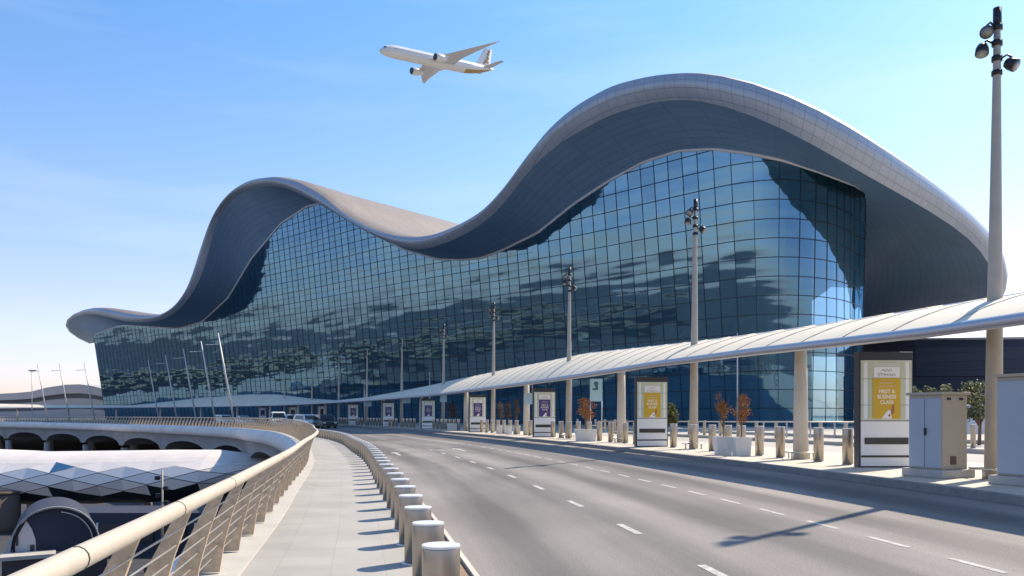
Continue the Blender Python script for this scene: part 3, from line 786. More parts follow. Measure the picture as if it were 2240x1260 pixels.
# leaning masts on the left
mast = empty('leaning_mast', (0, 0, 0))
m = MB(); m.tube([(0, 0, 0), (-1.35, 0, 7.2), (-2.7, 0, 14.4)], [.17, .15, .09], 10); m.build('pole', M_polef, mast)
m = MB(); m.tube([(-2.35, 0, 12.7), (-3.9, -.2, 12.6)], .06, 6); ah = m.build('arm', M_polef, mast)
m = MB(); m.box((-4.1, -.25, 12.58), (.9, .3, .12)); m.build('lamp_head', M_polef, ah, .03)
for i, (px, Y, lb) in enumerate(((514, 118, 'tallest leaning white mast in front of the glass, beside the parked cars'), (473, 131, 'leaning mast second from the parked cars'), (431, 146, 'leaning mast third from the parked cars'),
                                 (389, 161, 'thin leaning mast fourth from the parked cars'), (349, 177, 'thin leaning mast fifth from the parked cars, before the left glass end'),
                                 (208, 185, 'leaning mast against the sky just left of the terminal glass'), (153, 187, 'leaning mast in the middle of the three before the far pier building'), (105, 190, 'leftmost of the leaning masts against the sky'))):
    o = mast if i == 0 else copy_tree(mast); o.location = ((px - CX) / FPX * Y, Y, 0); o.scale = (.93, .93, .96)
    tag(o, lb, 'lamp mast', 'leaning masts along the far road')
m = MB(); m.tube([(0, 0, 0), (0, 0, 12.6)], .09, 8); o = empty('straight_mast', ((70 - CX) / FPX * 195, 195, 0)); m.build('pole', M_polef, o)
m = MB(); m.box((.1, 0, 12.6), (1.7, .5, .22)); m.build('lamp_head', M_black, o, .05); tag(o, 'upright mast with a flat lamp head at the far left against the sky', 'lamp mast')

# ------------------------------------------------------------------ bollards
def make_bollard(r, h, n=24):
    root = empty('bollard', (0, 0, 0))
    m = MB(); m.lathe([(r * 1.0, 0), (r, h - .012), (r * .985, h - .002)], n=n); m.build('post', M_steel, root)
    m = MB(); m.lathe([(r * 1.22, 0), (r * 1.22, .008), (r * 1.01, .012)], n=n); m.build('base_plate', M_steelcap, root)
    m = MB(); m.lathe([(r * 1.0, h - .002), (r * 1.012, h + .004), (r * 1.0, h + .018), (.001, h + .02)], n=n, sharp=(1, 2)); m.build('cap', M_steelcap, root)
    return root
ordn = ['', 'second', 'third', 'fourth', 'fifth', 'sixth', 'seventh', 'eighth', 'ninth', 'tenth', 'eleventh', 'twelfth']
b0 = make_bollard(.158, .635); s = W.s_at_y(6.6)
for k in range(56):
    o = b0 if k == 0 else copy_tree(b0)
    o.location = W.off(s + 1.385 * k, 0, 0)
    if k == 0: lb = 'foremost steel bollard at the bottom edge of the photo, beside the brown verge'
    elif k < 12: lb = '%s steel bollard from the front in the row along the walkway' % ordn[k]
    else: lb = 'short steel bollard in the crowded far part of the walkway row'
    tag(o, lb, 'bollard', 'bollards along the walkway' if k < 12 else 'far bollards along the walkway')
b1 = make_bollard(.14, .98, 16)
s = C.s_at_y(21.9); first = True; k = 0; cnt = 0
blist = [('right of', 'the near gold billboard')]
near_y = [21.9, 23.3, 25.4, 26.7, 27.9, 28.9, 30.1, 31.7, 33.5, 36.0, 37.4, 38.6, 40.4, 41.9, 43.3, 44.9]
spots = [C.s_at_y(y) for y in near_y]
while len(spots) < 82: spots.append(spots[-1] + 1.42)
for ss in spots:
    dcol = min(abs(ss - q) for q in s_p)
    if dcol < .40: continue
    p = C.off(ss, .28, .36)
    o = b1 if first else copy_tree(b1); first = False; o.location = p
    if cnt < 12: lb = ('steel bollard standing right beside the near gold billboard' if cnt == 0 else '%s bollard from the near gold billboard, on the far pavement' % ordn[cnt])
    else: lb = 'steel bollard in the close far row under the canopy'
    tag(o, lb, 'bollard', 'bollards under the canopy' if cnt < 12 else 'far bollards under the canopy'); cnt += 1
# shorter dark bollards on the other side of the inner road
for k in range(26):
    ss = C.s_at_y(24) + 1.9 * k; o = copy_tree(b1); o.location = C.off(ss, -10.7, .40); o.scale = (.7, .7, .95)
    tag(o, 'slim bollard on the white island behind the canopy columns', 'bollard', 'bollards on the rear island')

# low hoop guards round the column feet
def make_hoop():
    root = empty('hoop_guard', (0, 0, 0)); r = .44
    m = MB(); m.tube([(r * math.cos(a * math.pi / 12), r * math.sin(a * math.pi / 12), .22) for a in range(25)], .026, 6, caps=False); m.build('ring', M_cable, root)
    for a in range(4):
        m = MB(); x, y = r * math.cos(a * math.pi / 2 + .6), r * math.sin(a * math.pi / 2 + .6); m.tube([(x, y, 0), (x, y, .22)], .022, 6); m.build('leg', M_cable, root)
    return root
hp = make_hoop()
for i, (k, lb) in enumerate(((2, 'low metal ring guard round the foot of the nearest tall lamp pole'), (3, 'low metal ring guard round the column left of the gold billboard'), (4, 'low metal ring guard round the lamp pole beside the second gold billboard'),
                             (6, 'low metal ring guard round the lamp pole by the purple billboard'), (5, 'low metal ring guard round the column left of the second gold billboard'))):
    o = hp if i == 0 else copy_tree(hp); o.location = C.off(s_p[k], 0, .36); tag(o, lb, 'guard ring', 'ring guards at the column feet')

# ------------------------------------------------------------------ billboards
def text_mesh(txt, size, mat_, parent, loc, name='lettering', sx=1.0, bold=0.0):
    cu = bpy.data.curves.new('t', 'FONT'); cu.body = txt; cu.size = size; cu.align_x = 'CENTER'; cu.extrude = .002; cu.offset = bold; cu.resolution_u = 3
    ob = bpy.data.objects.new('t', cu); COL.objects.link(ob)
    dg = bpy.context.evaluated_depsgraph_get(); me = bpy.data.meshes.new_from_object(ob.evaluated_get(dg))
    bpy.data.objects.remove(ob)
    me.transform(Matrix.Translation(loc) @ Matrix.Rotation(R(90), 4, 'X') @ Matrix.Diagonal((sx, 1, 1, 1)))
    me.materials.clear(); me.materials.append(mat_)
    o = bpy.data.objects.new(name, me); COL.objects.link(o); o.parent = parent; return o
def make_totem(panel, words=True, frame=M_pgrey, gold=False):
    root = empty('billboard', (0, 0, 0)); Wd, Dp, H = 1.36, .30, 3.0; f = -Dp / 2
    m = MB(); m.box((0, 0.0, H / 2), (Wd + .06, Dp, H)); m.build('cabinet', M_dark, root, .015)
    m = MB(); m.box((0, f - .012, .62), (Wd - .03, .02, 1.16)); lp = m.build('lower_panel', M_pwhite, root)
    m = MB(); m.box((0, f - .03, .69), (Wd * .84, .02, .17)); m.build('grille', M_grille, lp)
    m = MB(); m.box((0, f - .026, .29), (Wd - .04, .012, .055)); m.build('dark_strip', M_grille, lp)  # thin dark strip laid across the lower panel
    # poster: arched hall in pale panels with a hanging banner in the middle
    m = MB(); m.box((0, f - .012, 2.0), (Wd - .03, .02, 1.56), m=0)
    z0, z1 = 1.24, 2.76
    for sx in (-1, 1):
        for (a, b, mm) in ((.36, .47, 1), (.50, .59, 2), (.61, .65, 1)):
            m.box((sx * (a + b) / 2, f - .0245, 2.0), (b - a, .004, 1.46), m=mm)
        for zz in (1.62, 2.30): m.box((sx * .50, f - .0285, zz), (.33, .004, .014), m=3)
    m.box((0, f - .0245, 2.73), (.5, .004, .05), m=1)
    po = m.build('poster', [frame, M_pgreen, M_pwhite, M_pline], root)
    m = MB(); m.box((0, f - .032, 1.79), (.72, .012, 1.05)); bn = m.build('banner', panel, root)
    m = MB(); m.box((0, f - .032, 2.47), (.68, .012, .27)); hd = m.build('header', M_pwhite, root)
    if words:
        ink = M_cream if gold else M_skin2
        text_mesh('FIRST &', .135, ink, bn, (0, f - .041, 1.93), sx=.95, bold=.004)
        text_mesh('BUSINESS', .135, ink, bn, (0, f - .041, 1.79), sx=.88, bold=.004)
        text_mesh('CLASS', .135, ink, bn, (0, f - .041, 1.65), sx=.95, bold=.004)
        text_mesh('ETIHAD', .10, M_ink, hd, (0, f - .041, 2.37), sx=1.35)
        m = MB()                        # two lines of flowing script above the words
        for (zz, wd, sd) in ((2.195, .36, 1), (2.11, .46, 2)):
            q = random.Random(sd); pts = []
            for i in range(22):
                x = wd * (.5 - i / 21.0); pts.append((x, f - .041, zz + .022 * math.sin(i * 1.7 + sd) + .01 * q.uniform(-1, 1)))
            m.tube(pts, .007, 4)
        m.build('script', ink, bn)
        m = MB(); m.tube([(.14 - i * .018, f - .041, 2.52 + .02 * math.sin(i * 1.1)) for i in range(16)], .008, 4); m.build('script', M_ink, hd)
    m = MB()                            # pale and brown figure at the foot of the banner
    for poly, mm in (([(-.14, 1.27), (.0, 1.45), (.06, 1.50), (.11, 1.46), (.13, 1.27)], 0), ([(.10, 1.40), (.15, 1.62), (.19, 1.65), (.20, 1.50), (.17, 1.38)], 1), ([(.03, 1.36), (.09, 1.40), (.10, 1.34), (.06, 1.31)], 1)):
        b = len(m.v); m.v += [Vector((x, f - .042 - .001 * mm, z)) for x, z in poly]; m.face(list(range(b, b + len(poly))), m=mm)
    m.build('picture', [M_pwhite, M_brown], bn)
    return root
tg = make_totem(M_gold, gold=True); tp = make_totem(M_purple); tm = make_totem(M_maroon, False); tb = make_totem(M_blue, False)
TS = [(1932, 20.9, tg, 'nearest gold billboard by the grey cabinet, FIRST & BUSINESS CLASS'), (1424, 34.5, tg, 'second gold billboard, farther back between two pale columns'), (1190, 49.5, tp, 'nearest purple billboard, left of the potted orange tree'), (1044, 64.3, tp, 'purple billboard second from the orange tree'),
      (936, 79.5, tp, 'purple billboard third from the orange tree'), (849, 94.5, tp, 'purple billboard fourth from the orange tree, small and grey'), (772, 109, tp, 'smallest pale purple billboard right of the parked cars'), (705, 126, tm, 'dim billboard behind the dark parked car'),
      (640, 143, tm, 'maroon billboard behind the white cars'), (574, 152, tb, 'deep blue billboard left of the white van')]
seen = set()
for (px, Y, src, lb) in TS:
    o = src if id(src) not in seen else copy_tree(src); seen.add(id(src))
    X = (px - CX) / FPX * Y; t = C.at(C.s_at_y(Y))[1]
    o.location = (X, Y, .36); o.rotation_euler = (0, 0, math.atan2(t.y, t.x) - R(90) + R(-9 if Y < 30 else -6 if Y < 60 else 0)); tag(o, lb, 'billboard', 'billboards along the far pavement')

# ------------------------------------------------------------------ planters and little trees
def leaf_crown(mb, c, rad, n, size, q, nm):
    for _ in range(n):
        while True:
            p = Vector((q.uniform(-1, 1), q.uniform(-1, 1), q.uniform(-1, 1)))
            if p.length < 1: break
        p = Vector((p.x * rad[0], p.y * rad[1], p.z * rad[2])) * (.55 + .45 * q.random()) + Vector(c)
        a = Vector((q.uniform(-1, 1), q.uniform(-1, 1), q.uniform(-1, 1))).normalized(); b = a.orthogonal().normalized(); s = size * q.uniform(.6, 1.3)
        k = len(mb.v); mb.v += [p - a * s, p + b * s * .5, p + a * s, p - b * s * .5]; mb.face((k, k + 1, k + 2, k + 3), m=q.randrange(nm))
def make_potted(seed, mats, w=.47):
    q = random.Random(seed); root = empty('planter', (0, 0, 0))
    m = MB(); b = w / 2; t_ = b * 1.16
    m.v += [Vector(p) for p in ((-b, -b, 0), (b, -b, 0), (b, b, 0), (-b, b, 0), (-t_, -t_, .62), (t_, -t_, .62), (t_, t_, .62), (-t_, t_, .62), (-t_ * .86, -t_ * .86, .62), (t_ * .86, -t_ * .86, .62), (t_ * .86, t_ * .86, .62), (-t_ * .86, t_ * .86, .62), (-t_ * .84, -t_ * .84, .54), (t_ * .84, -t_ * .84, .54), (t_ * .84, t_ * .84, .54), (-t_ * .84, t_ * .84, .54))]
    m.face((3, 2, 1, 0))
    for i in range(4):
        j = (i + 1) % 4; m.face((i, j, 4 + j, 4 + i)); m.face((4 + i, 4 + j, 8 + j, 8 + i)); m.face((8 + i, 8 + j, 12 + j, 12 + i))
    m.face((12, 13, 14, 15)); pot = m.build('pot', M_planter, root)
    tr = empty('potted_tree', (0, 0, .55)); m = MB()
    m.tube([(0, 0, 0), (.01, 0, .35), (.0, .01, .75)], [.025, .022, .018], 6)
    for i in range(9):
        a = q.uniform(0, 6.28); h0 = q.uniform(.35, .75); rr = q.uniform(.12, .28); m.tube([(0, 0, h0), (rr * .5 * math.cos(a), rr * .5 * math.sin(a), h0 + .3), (rr * math.cos(a), rr * math.sin(a), h0 + q.uniform(.5, .9))], [.012, .008, .004], 4)
    m.build('trunk', M_bark, tr)
    m = MB()
    for i in range(20):
        a = q.uniform(0, 6.28); rr = q.uniform(0, .27); hz = q.uniform(.60, 1.60); k = 1 - abs(hz - 1.05) * .75
        leaf_crown(m, (rr * k * math.cos(a), rr * k * math.sin(a), hz), (.17, .17, .20), 46, .030, q, 3)
    m.build('crown', mats, tr); return root, tr
p1, t1 = make_potted(3, M_orange); p2, t2 = make_potted(5, M_orange); p3, t3 = make_potted(9, M_orange, .95)
M_brownleaf = [mat('brown_leaf', (.10, .05, .025), .8), mat('dun_leaf', (.075, .055, .03), .8), mat('dark_brown_leaf', (.05, .03, .02), .8)]  # another kind of tree, its leaves dark brown
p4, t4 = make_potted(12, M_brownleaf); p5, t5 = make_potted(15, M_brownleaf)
def put(pot, tree, px, Y, sc, lb, tl, z=.36, off=None):
    X = (px - CX) / FPX * Y; pot.location = (X, Y, z); pot.scale = (1, 1, 1); tree.location = (X, Y, z + .54); tree.scale = (sc, sc, sc); tree.rotation_euler = (0, 0, px * .7)
    tag(pot, lb, 'planter', 'pale stone planters on the far pavement'); tag(tree, tl, 'tree', 'little trees in the planters')
put(p1, t1, 1582, 27.3, .96, 'left one of the two square white planters standing side by side', 'bushy orange leaved tree in the left planter of the pair')
put(p2, t2, 1622, 26.8, .99, 'right one of the two square white planters standing side by side', 'orange leaved tree in the right planter of the pair, its crown spreading')
put(p3, t3, 1281, 41.8, 1.15, 'wide pale planter below the light blue sign', 'orange tree with a wide crown below the light blue sign')
t3.scale = (1.9, 1.9, 1.05)
for (px, Y, k) in ((1112, 57, 0), (1130, 56, 1), (1095, 58.5, 0), (985, 72, 1), (995, 71, 0)):
    a, b = (p4, t4) if k == 0 else (p5, t5)
    if (px, Y) not in ((1112, 57), (1130, 56)): a, b = copy_tree(a), copy_tree(b)
    put(a, b, px, Y, 1.15, 'pale planter among the purple billboards', 'dull brown potted tree between purple billboards')

# ------------------------------------------------------------------ electrical cabinets
def cabinet(loc, rz, w_, d_, h_, lb, vents=True):
    root = empty('electrical_cabinet', loc, rz)
    m = MB(); m.box((0, 0, .09), (w_ + .22, d_ + .22, .18)); m.build('plinth', M_cplinth, root, .02)
    m = MB(); m.box((0, 0, .18 + (h_ - .18) / 2), (w_, d_, h_ - .18)); m.build('housing', M_cabs, root, .015)
    m = MB(); m.box((0, 0, h_ + .03), (w_ + .1, d_ + .1, .06)); m.build('lid', M_cabs, root, .01)
    for sx in (-1, 1):
        m = MB(); m.box((sx * w_ * .245, -d_ / 2 - .012, .2 + (h_ - .26) / 2), (w_ * .47, .024, h_ - .30)); dr = m.build('door', M_cabf, root, .006)
        if sx == 1:
            m = MB(); m.box((.03, -d_ / 2 - .04, 1.0), (.05, .04, .16)); m.build('handle', M_black, dr, .008)
    if vents:
        m = MB(); m.box((w_ / 2 + .008, -.05, .38), (.016, .16, .18)); m.build('vent', M_bricky, root)
        for sy in (-.18, .18):
            m = MB(); m.box((w_ / 2 + .012, sy, h_ - .09), (.024, .09, .05)); m.build('vent', M_black, root)
    return tag(root, lb, 'cabinet', 'electrical cabinets on the far pavement')
p = pix(2050, 1000, 17.75)
cabinet((9.42, 17.7, .36), R(-69), .86, .74, 1.80, 'grey and tan two door electrical cabinet beside the near gold billboard')
cabinet((10.1, 15.3, .36), R(-69), 1.25, .7, 2.10, 'taller blue grey cabinet cut off by the right edge of the photo', False)

# ------------------------------------------------------------------ signs under the canopy
def info_sign(px, Y, lb):
    root = empty('information_sign', ((px - CX) / FPX * Y, Y, .22)); 
    m = MB(); m.box((0, 0, 2.95), (.72, .10, 1.3)); m.build('panel', M_sign, root, .01)
    m = MB(); m.lathe([(.001, 0), (.13, .0), (.13, .012), (.001, .013)], (0, -.052, 3.32), 14, M=Matrix.Rotation(R(90), 3, 'X')); m.box((.03, -.06, 3.1), (.16, .012, .28)); m.box((-.10, -.06, 3.0), (.2, .012, .1)); m.build('symbol', M_signd, root)
    for sx in (-1, 1):
        m = MB(); m.tube([(sx * .33, 0, 0), (sx * .33, 0, 2.3)], .03, 6); m.build('leg', M_polef, root)
    m = MB(); m.box((0, 0, .9), (.62, .03, .05)); m.build('crossbar', M_polef, root)
    return tag(root, lb, 'sign')
info_sign(1304, 46.5, 'tall light blue sign on legs behind the single potted orange tree')
def hang_sign(px, py, Y, w_, h_, lb):
    c = pix(px, py, Y); root = empty('hanging_sign', c)
    m = MB(); m.box((0, 0, 0), (w_, .10, h_)); m.build('panel', M_sign, root, .01)
    for sx in (-1, 1):
        m = MB(); m.tube([(sx * w_ * .35, 0, h_ / 2), (sx * w_ * .35, 0, h_ / 2 + .9)], .02, 6); m.build('hanger', M_polef, root)
    return tag(root, lb, 'sign', 'signs hanging under the canopy')
for a in ((1158, 872, 53.5, .55, .75, 'small blue sign hanging beside the nearest purple billboard'), (970, 871, 73, .6, .7, 'small blue sign hanging right of the third purple billboard'), (889, 876, 87, .85, .6, 'square pale blue sign hanging between two purple billboards'),
          (805, 883, 103, .9, .7, 'pale blue sign hanging left of the small billboards'), (668, 885, 134, .9, .5, 'blue sign hanging above the parked cars')): hang_sign(*a)

# steel guard rail in front of the glass, seen under the canopy
gr = empty('guard_rail', (22, 52, .22)); tag(gr, 'long steel guard rail in front of the glass under the canopy', 'railing')
a, b = Vector((6.5, 60, 0)) - Vector((22, 52, 0)), Vector((25, 50, 0)) - Vector((22, 52, 0))
m = MB(); m.tube([a + Vector((0, 0, 1.05)), b + Vector((0, 0, 1.05))], .05, 6); m.build('top_rail', M_cable, gr)
m = MB(); m.tube([a + Vector((0, 0, .55)), b + Vector((0, 0, .55))], .03, 6); m.build('lower_rail', M_cable, gr)
for k in range(15):
    p = a.lerp(b, k / 14); m = MB(); m.box((p.x, p.y, .54), (.09, .09, 1.08)); m.build('post', M_tubeg, gr)

# trees on the right beyond the canopy
def bush_tree(loc, h, r, seed, lb):
    q = random.Random(seed); root = empty('green_tree', loc); m = MB()
    m.tube([(0, 0, 0), (.05, 0, h * .35), (0, .04, h * .6)], [.09, .07, .04], 7)
    for i in range(7):
        a = q.uniform(0, 6.28); m.tube([(0, 0, h * .3), (r * .5 * math.cos(a), r * .5 * math.sin(a), h * q.uniform(.5, .8))], [.04, .015], 5)
    m.build('trunk', M_bark, root); m = MB()
    for i in range(34):
        a = q.uniform(0, 6.28); rr = r * math.sqrt(q.random()) * .85; z = h * q.uniform(.42, .95); k = 1 - abs(z / h - .65) * 1.1
        leaf_crown(m, (rr * k * math.cos(a), rr * k * math.sin(a), z), (r * .33, r * .33, r * .28), 75, .085, q, 3)
    m.build('crown', M_green, root); return tag(root, lb, 'tree', 'green trees behind the cabinets')
for (px, Y, h, r, sd, lb) in ((2060, 44, 3.2, 1.2, 1, 'olive green tree showing above the grey and tan cabinet'), (2142, 40, 3.2, 1.15, 2, 'dark green tree right beside the thick pole'), (1995, 50, 3.4, .8, 3, 'small green tree showing beside the near gold billboard'), (2215, 46, 3.3, 1.0, 4, 'green tree hidden mostly by the taller cabinet')):
    bush_tree(((px - CX) / FPX * Y, Y, .2), h, r, sd, lb)
for (px, Y, h, r, sd, lb) in ((1470, 47, 2.3, .38, 6, 'small green shrub tree right of the second gold billboard'),):
    bush_tree(((px - CX) / FPX * Y, Y, .2), h, r, sd, lb)

# ------------------------------------------------------------------ vehicles
def vehicle(loc, rz, L_, Wd, H, body, kind, lb, name='parked_car'):
    root = empty(name, loc, rz)
    if kind == 'van': prof = [(-.5, .18), (-.5, .62), (-.47, .96), (-.40, 1.0), (.20, 1.0), (.30, .95), (.40, .60), (.49, .50), (.5, .20)]
    elif kind == 'suv': prof = [(-.5, .2), (-.5, .60), (-.46, .93), (-.38, 1.0), (.08, 1.0), (.16, .96), (.27, .62), (.46, .54), (.5, .45), (.5, .2)]
    else: prof = [(-.5, .2), (-.5, .56), (-.42, .64), (-.30, .70), (-.20, .96), (-.08, 1.0), (.06, .98), (.22, .66), (.44, .56), (.5, .42), (.5, .2)]
    m = MB(); rows = []                # x across, y along: front at -y
    for f, k in ((-.5, .86), (-.46, 1), (.46, 1), (.5, .86)):
        rows.append([Vector((f * Wd * (1 - .16 * max(0, z - .6) / .4), -y * L_, z * H * (1 if k == 1 else .985))) for y, z in prof])
    m.grid(rows, smooth=False)
    for r_, fl in ((rows[0], 1), (rows[-1], 0)):
        b = len(m.v); m.v += r_; idx_ = list(range(b, b + len(r_))); m.face(idx_[::-1] if fl else idx_)
    b = len(m.v); m.v += [rows[0][0], rows[-1][0], rows[-1][-1], rows[0][-1]]; m.face((b, b + 1, b + 2, b + 3))
    m.build('body', body, root, .03)
    top = {'van': (.30, .95, .40, .60), 'suv': (.16, .96, .27, .62), 'car': (.06, .98, .22, .66)}[kind]
    m = MB(); wy0, wz0, wy1, wz1 = top
    b = len(m.v); m.v += [Vector((sx * Wd * kx, -y * L_ - .02, z * H)) for sx, kx, y, z in ((-1, .37, wy0 + .012, wz0 - .03), (1, .37, wy0 + .012, wz0 - .03), (1, .43, wy1 - .005, wz1 + .03), (-1, .43, wy1 - .005, wz1 + .03))]; m.face((b, b + 3, b + 2, b + 1)); m.build('windscreen', M_win, root)
    for sx in (-1, 1):
        m = MB(); b = len(m.v); yb = {'van': -.40, 'suv': -.40, 'car': -.26}[kind]
        m.v += [Vector((sx * (Wd * .5 * (1 - .16 * (z - .6) / .4) + .012), -y * L_, z * H)) for y, z in ((yb, .66), (wy1 - .06, .66), (wy0 - .02, .92), (yb + .05, .92))]; m.face((b, b + 1, b + 2, b + 3) if sx > 0 else (b + 3, b + 2, b + 1, b)); m.build('side_window', M_win, root)
        m = MB(); m.box((sx * Wd * .36, -L_ * .5 - .0, H * .43), (.3, .06, .13)); m.build('headlight', M_head, root, .02)
        m = MB(); m.box((sx * Wd * .40, L_ * .5, H * .52), (.18, .05, .22)); m.build('tail_light', M_red, root, .02)
        m = MB(); m.box((sx * (Wd * .5 + .1), -L_ * .17, H * .62), (.2, .1, .14)); m.build('mirror', body, root, .02)
        for yy in (-.31, .31):
            m = MB(); Q = Matrix.Rotation(R(90), 3, 'Y'); m.lathe([(.2, -.11), (.33, -.10), (.34, 0), (.33, .10), (.2, .11)], (sx * (Wd * .5 - .09), yy * L_, .34), 14, M=Q); wh = m.build('wheel', M_tyre, root)
            m = MB(); m.lathe([(.19, .0), (.001, .02)], (sx * (Wd * .5 + .02), yy * L_, .34), 12, M=Q); m.build('rim', M_rim, wh)
    m = MB(); m.box((0, -L_ * .5 - .005, H * .40), (Wd * .34, .04, .12)); m.build('grille', M_black, root)
    return tag(root, lb, 'van' if kind == 'van' else 'car', 'vehicles parked under the canopy')
for (px, Y, kind, bd, rz, dims, lb) in ((608, 108, 'van', M_car[0], 20, (4.8, 1.9, 2.15), 'white van, leftmost large vehicle of the parked group'), (640, 106, 'suv', M_car[1], 18, (4.5, 1.8, 1.8), 'small silver blue car between the white van and the white car'),
        (672, 101, 'suv', M_car[0], 38, (4.7, 1.85, 1.8), 'white car in the middle of the parked group, its front turned to the left'), (711, 98, 'suv', M_car[2], 28, (4.6, 1.85, 1.8), 'dark car at the right end of the parked group'), (697, 104, 'car', M_car[3], 35, (4.4, 1.8, 1.6), 'pale car partly hidden behind the dark car'),
        (490, 134, 'suv', M_car[0], 40, (4.6, 1.85, 1.75), 'white car by the foot of the tallest leaning mast'), (532, 128, 'car', M_car[3], 40, (4.6, 1.85, 1.6), 'pale saloon between the leaning mast and the white van')):
    zz = .02
    vehicle(((px - CX) / FPX * Y, Y, zz), R(rz), *dims, bd, kind, lb, 'parked_van' if kind == 'van' else 'parked_car')
vehicle(((2120 - CX) / FPX * 47, 47, .22), R(62), 4.9, 1.95, 2.1, M_car[0], 'van', 'white van seen between the tan cabinet and the thick pole', 'parked_van')

# ------------------------------------------------------------------ railing beside the walkway
so = W.s_at_y(-2.5); rl = empty('walkway_railing', W.off(so, 1.85, .05)); RO = W.off(so, 1.85, .05)
tag(rl, 'long curved railing with cream tube handrail, wide bronze posts and wires', 'railing')
def build_rail():
    N = int((W.len - so) / .6); pts = []
    for k in range(N + 1):
        s = so + (W.len - so) * k / N; pts.append(W.off(s, 1.82, 1.10 + deckrise(s)) - RO)
    m = MB(); m.tube(pts, .055, 14); h = m.build('handrail', M_rail, rl)
    for Y in (1.4, 3.75, 5.55, 7.55, 12):
        m = MB(); s = W.s_at_y(Y); a = W.off(s - .006, 1.82, 1.10) - RO; b = W.off(s + .006, 1.82, 1.10) - RO; m.tube([a, b], .0575, 14); m.build('joint_ring', M_joint, h)
    for q in range(6):
        f = .13 + q * .14; m = MB(); m.tube([W.off(s0_, 2.26 - .40 * f, .07 + 1.0 * f + deckrise(s0_)) - RO for s0_ in [so + i * 1.2 for i in range(int(62 / 1.2))]], .0065, 5); m.build('wire', M_cable, rl)
    far_m = MB(); cnt = 0; s = W.s_at_y(8.95) - 1.36 * 8
    while s < W.len - 1:
        p, t, n = W.at(s); z0 = .045 + deckrise(s)
        mm = MB() if cnt < 99 else far_m
        b = len(mm.v); T3 = Vector((t.x, t.y, 0)); N3 = Vector((n.x, n.y, 0)); P3 = Vector((p.x, p.y, 0)) - RO
        prof = [(2.20, 0, .125), (2.135, .30, .105), (2.02, .62, .075), (1.90, .90, .052), (1.83, 1.05, .045)]
        for (o, z, hw) in prof:
            for (a, th) in ((o - hw, -.022), (o + hw, -.022), (o + hw, .022), (o - hw, .022)):
                mm.v.append(P3 + N3 * (a + .06) + T3 * th + Vector((0, 0, z0 + z)))
        for i in range(len(prof) - 1):
            for x in range(4):
                y = (x + 1) % 4; mm.face((b + i * 4 + x, b + i * 4 + y, b + (i + 1) * 4 + y, b + (i + 1) * 4 + x)[::-1])
        mm.face((b, b + 1, b + 2, b + 3)); e = b + (len(prof) - 1) * 4; mm.face((e, e + 3, e + 2, e + 1))
        if cnt < 99: mm.build('post', M_post, rl)
        cnt += 1; s += 1.36
    if far_m.v: far_m.build('post', M_post, rl)['kind'] = 'stuff'
build_rail()

# ------------------------------------------------------------------ bridge: edge beam, scalloped girder, piers
br = empty('road_bridge', W.off(0, 3, -9)); BO = W.off(0, 3, -9)
tag(br, 'curved concrete road bridge with pale edge beam and arched openings', 'bridge')
def bstrip(offs, zs, s0, s1, step=1.0, zmod=None):
    rows = []; n = int((s1 - s0) / step) + 1
    for k in range(n + 1):
        s = s0 + (s1 - s0) * k / n; zz = zmod(s, zs) if zmod else zs
        rows.append([W.off(s, o, z + deckrise(s)) - BO for o, z in zip(offs, zz)])
    m = MB(); m.grid(rows, flip=False); return m
bstrip([2.60, 2.75, 3.05, 3.18, 3.12, 2.85], [.02, .06, -.22, -.62, -1.0, -1.12], 0, W.len).build('edge_beam', M_beam, br)
bay = 19.0
def arcz(s):
    u = (s % bay) / bay * 2 - 1; return -3.3 + 1.35 * max(0.0, 1 - (abs(u) / .88) ** 2) ** .5 if abs(u) < .88 else -3.3
bstrip([2.86, 2.62, 2.60], [-1.10, -1.25, -2.2], 0, W.len, .33, lambda s, z: [z[0], z[1], arcz(s)]).build('girder', M_girder, br)
bstrip([2.60, -1, -9], [-2.2, -1.9, -1.9], 0, W.len, .33, lambda s, z: [arcz(s), arcz(s) + .1, arcz(s) + .1]).build('underside', M_girder, br)
k = 0; s = bay
while s < W.len - 2:
    m = MB(); p = W.off(s, 2.0, -9) - BO; m.tube([p, p + Vector((0, 0, 5.6))], .62, 12); m.build('pier', M_pier, br)
    p = W.off(s, -6.0, -9) - BO; m = MB(); m.tube([p, p + Vector((0, 0, 6.0))], .7, 10); m.build('pier', M_pier, br)
    s += bay

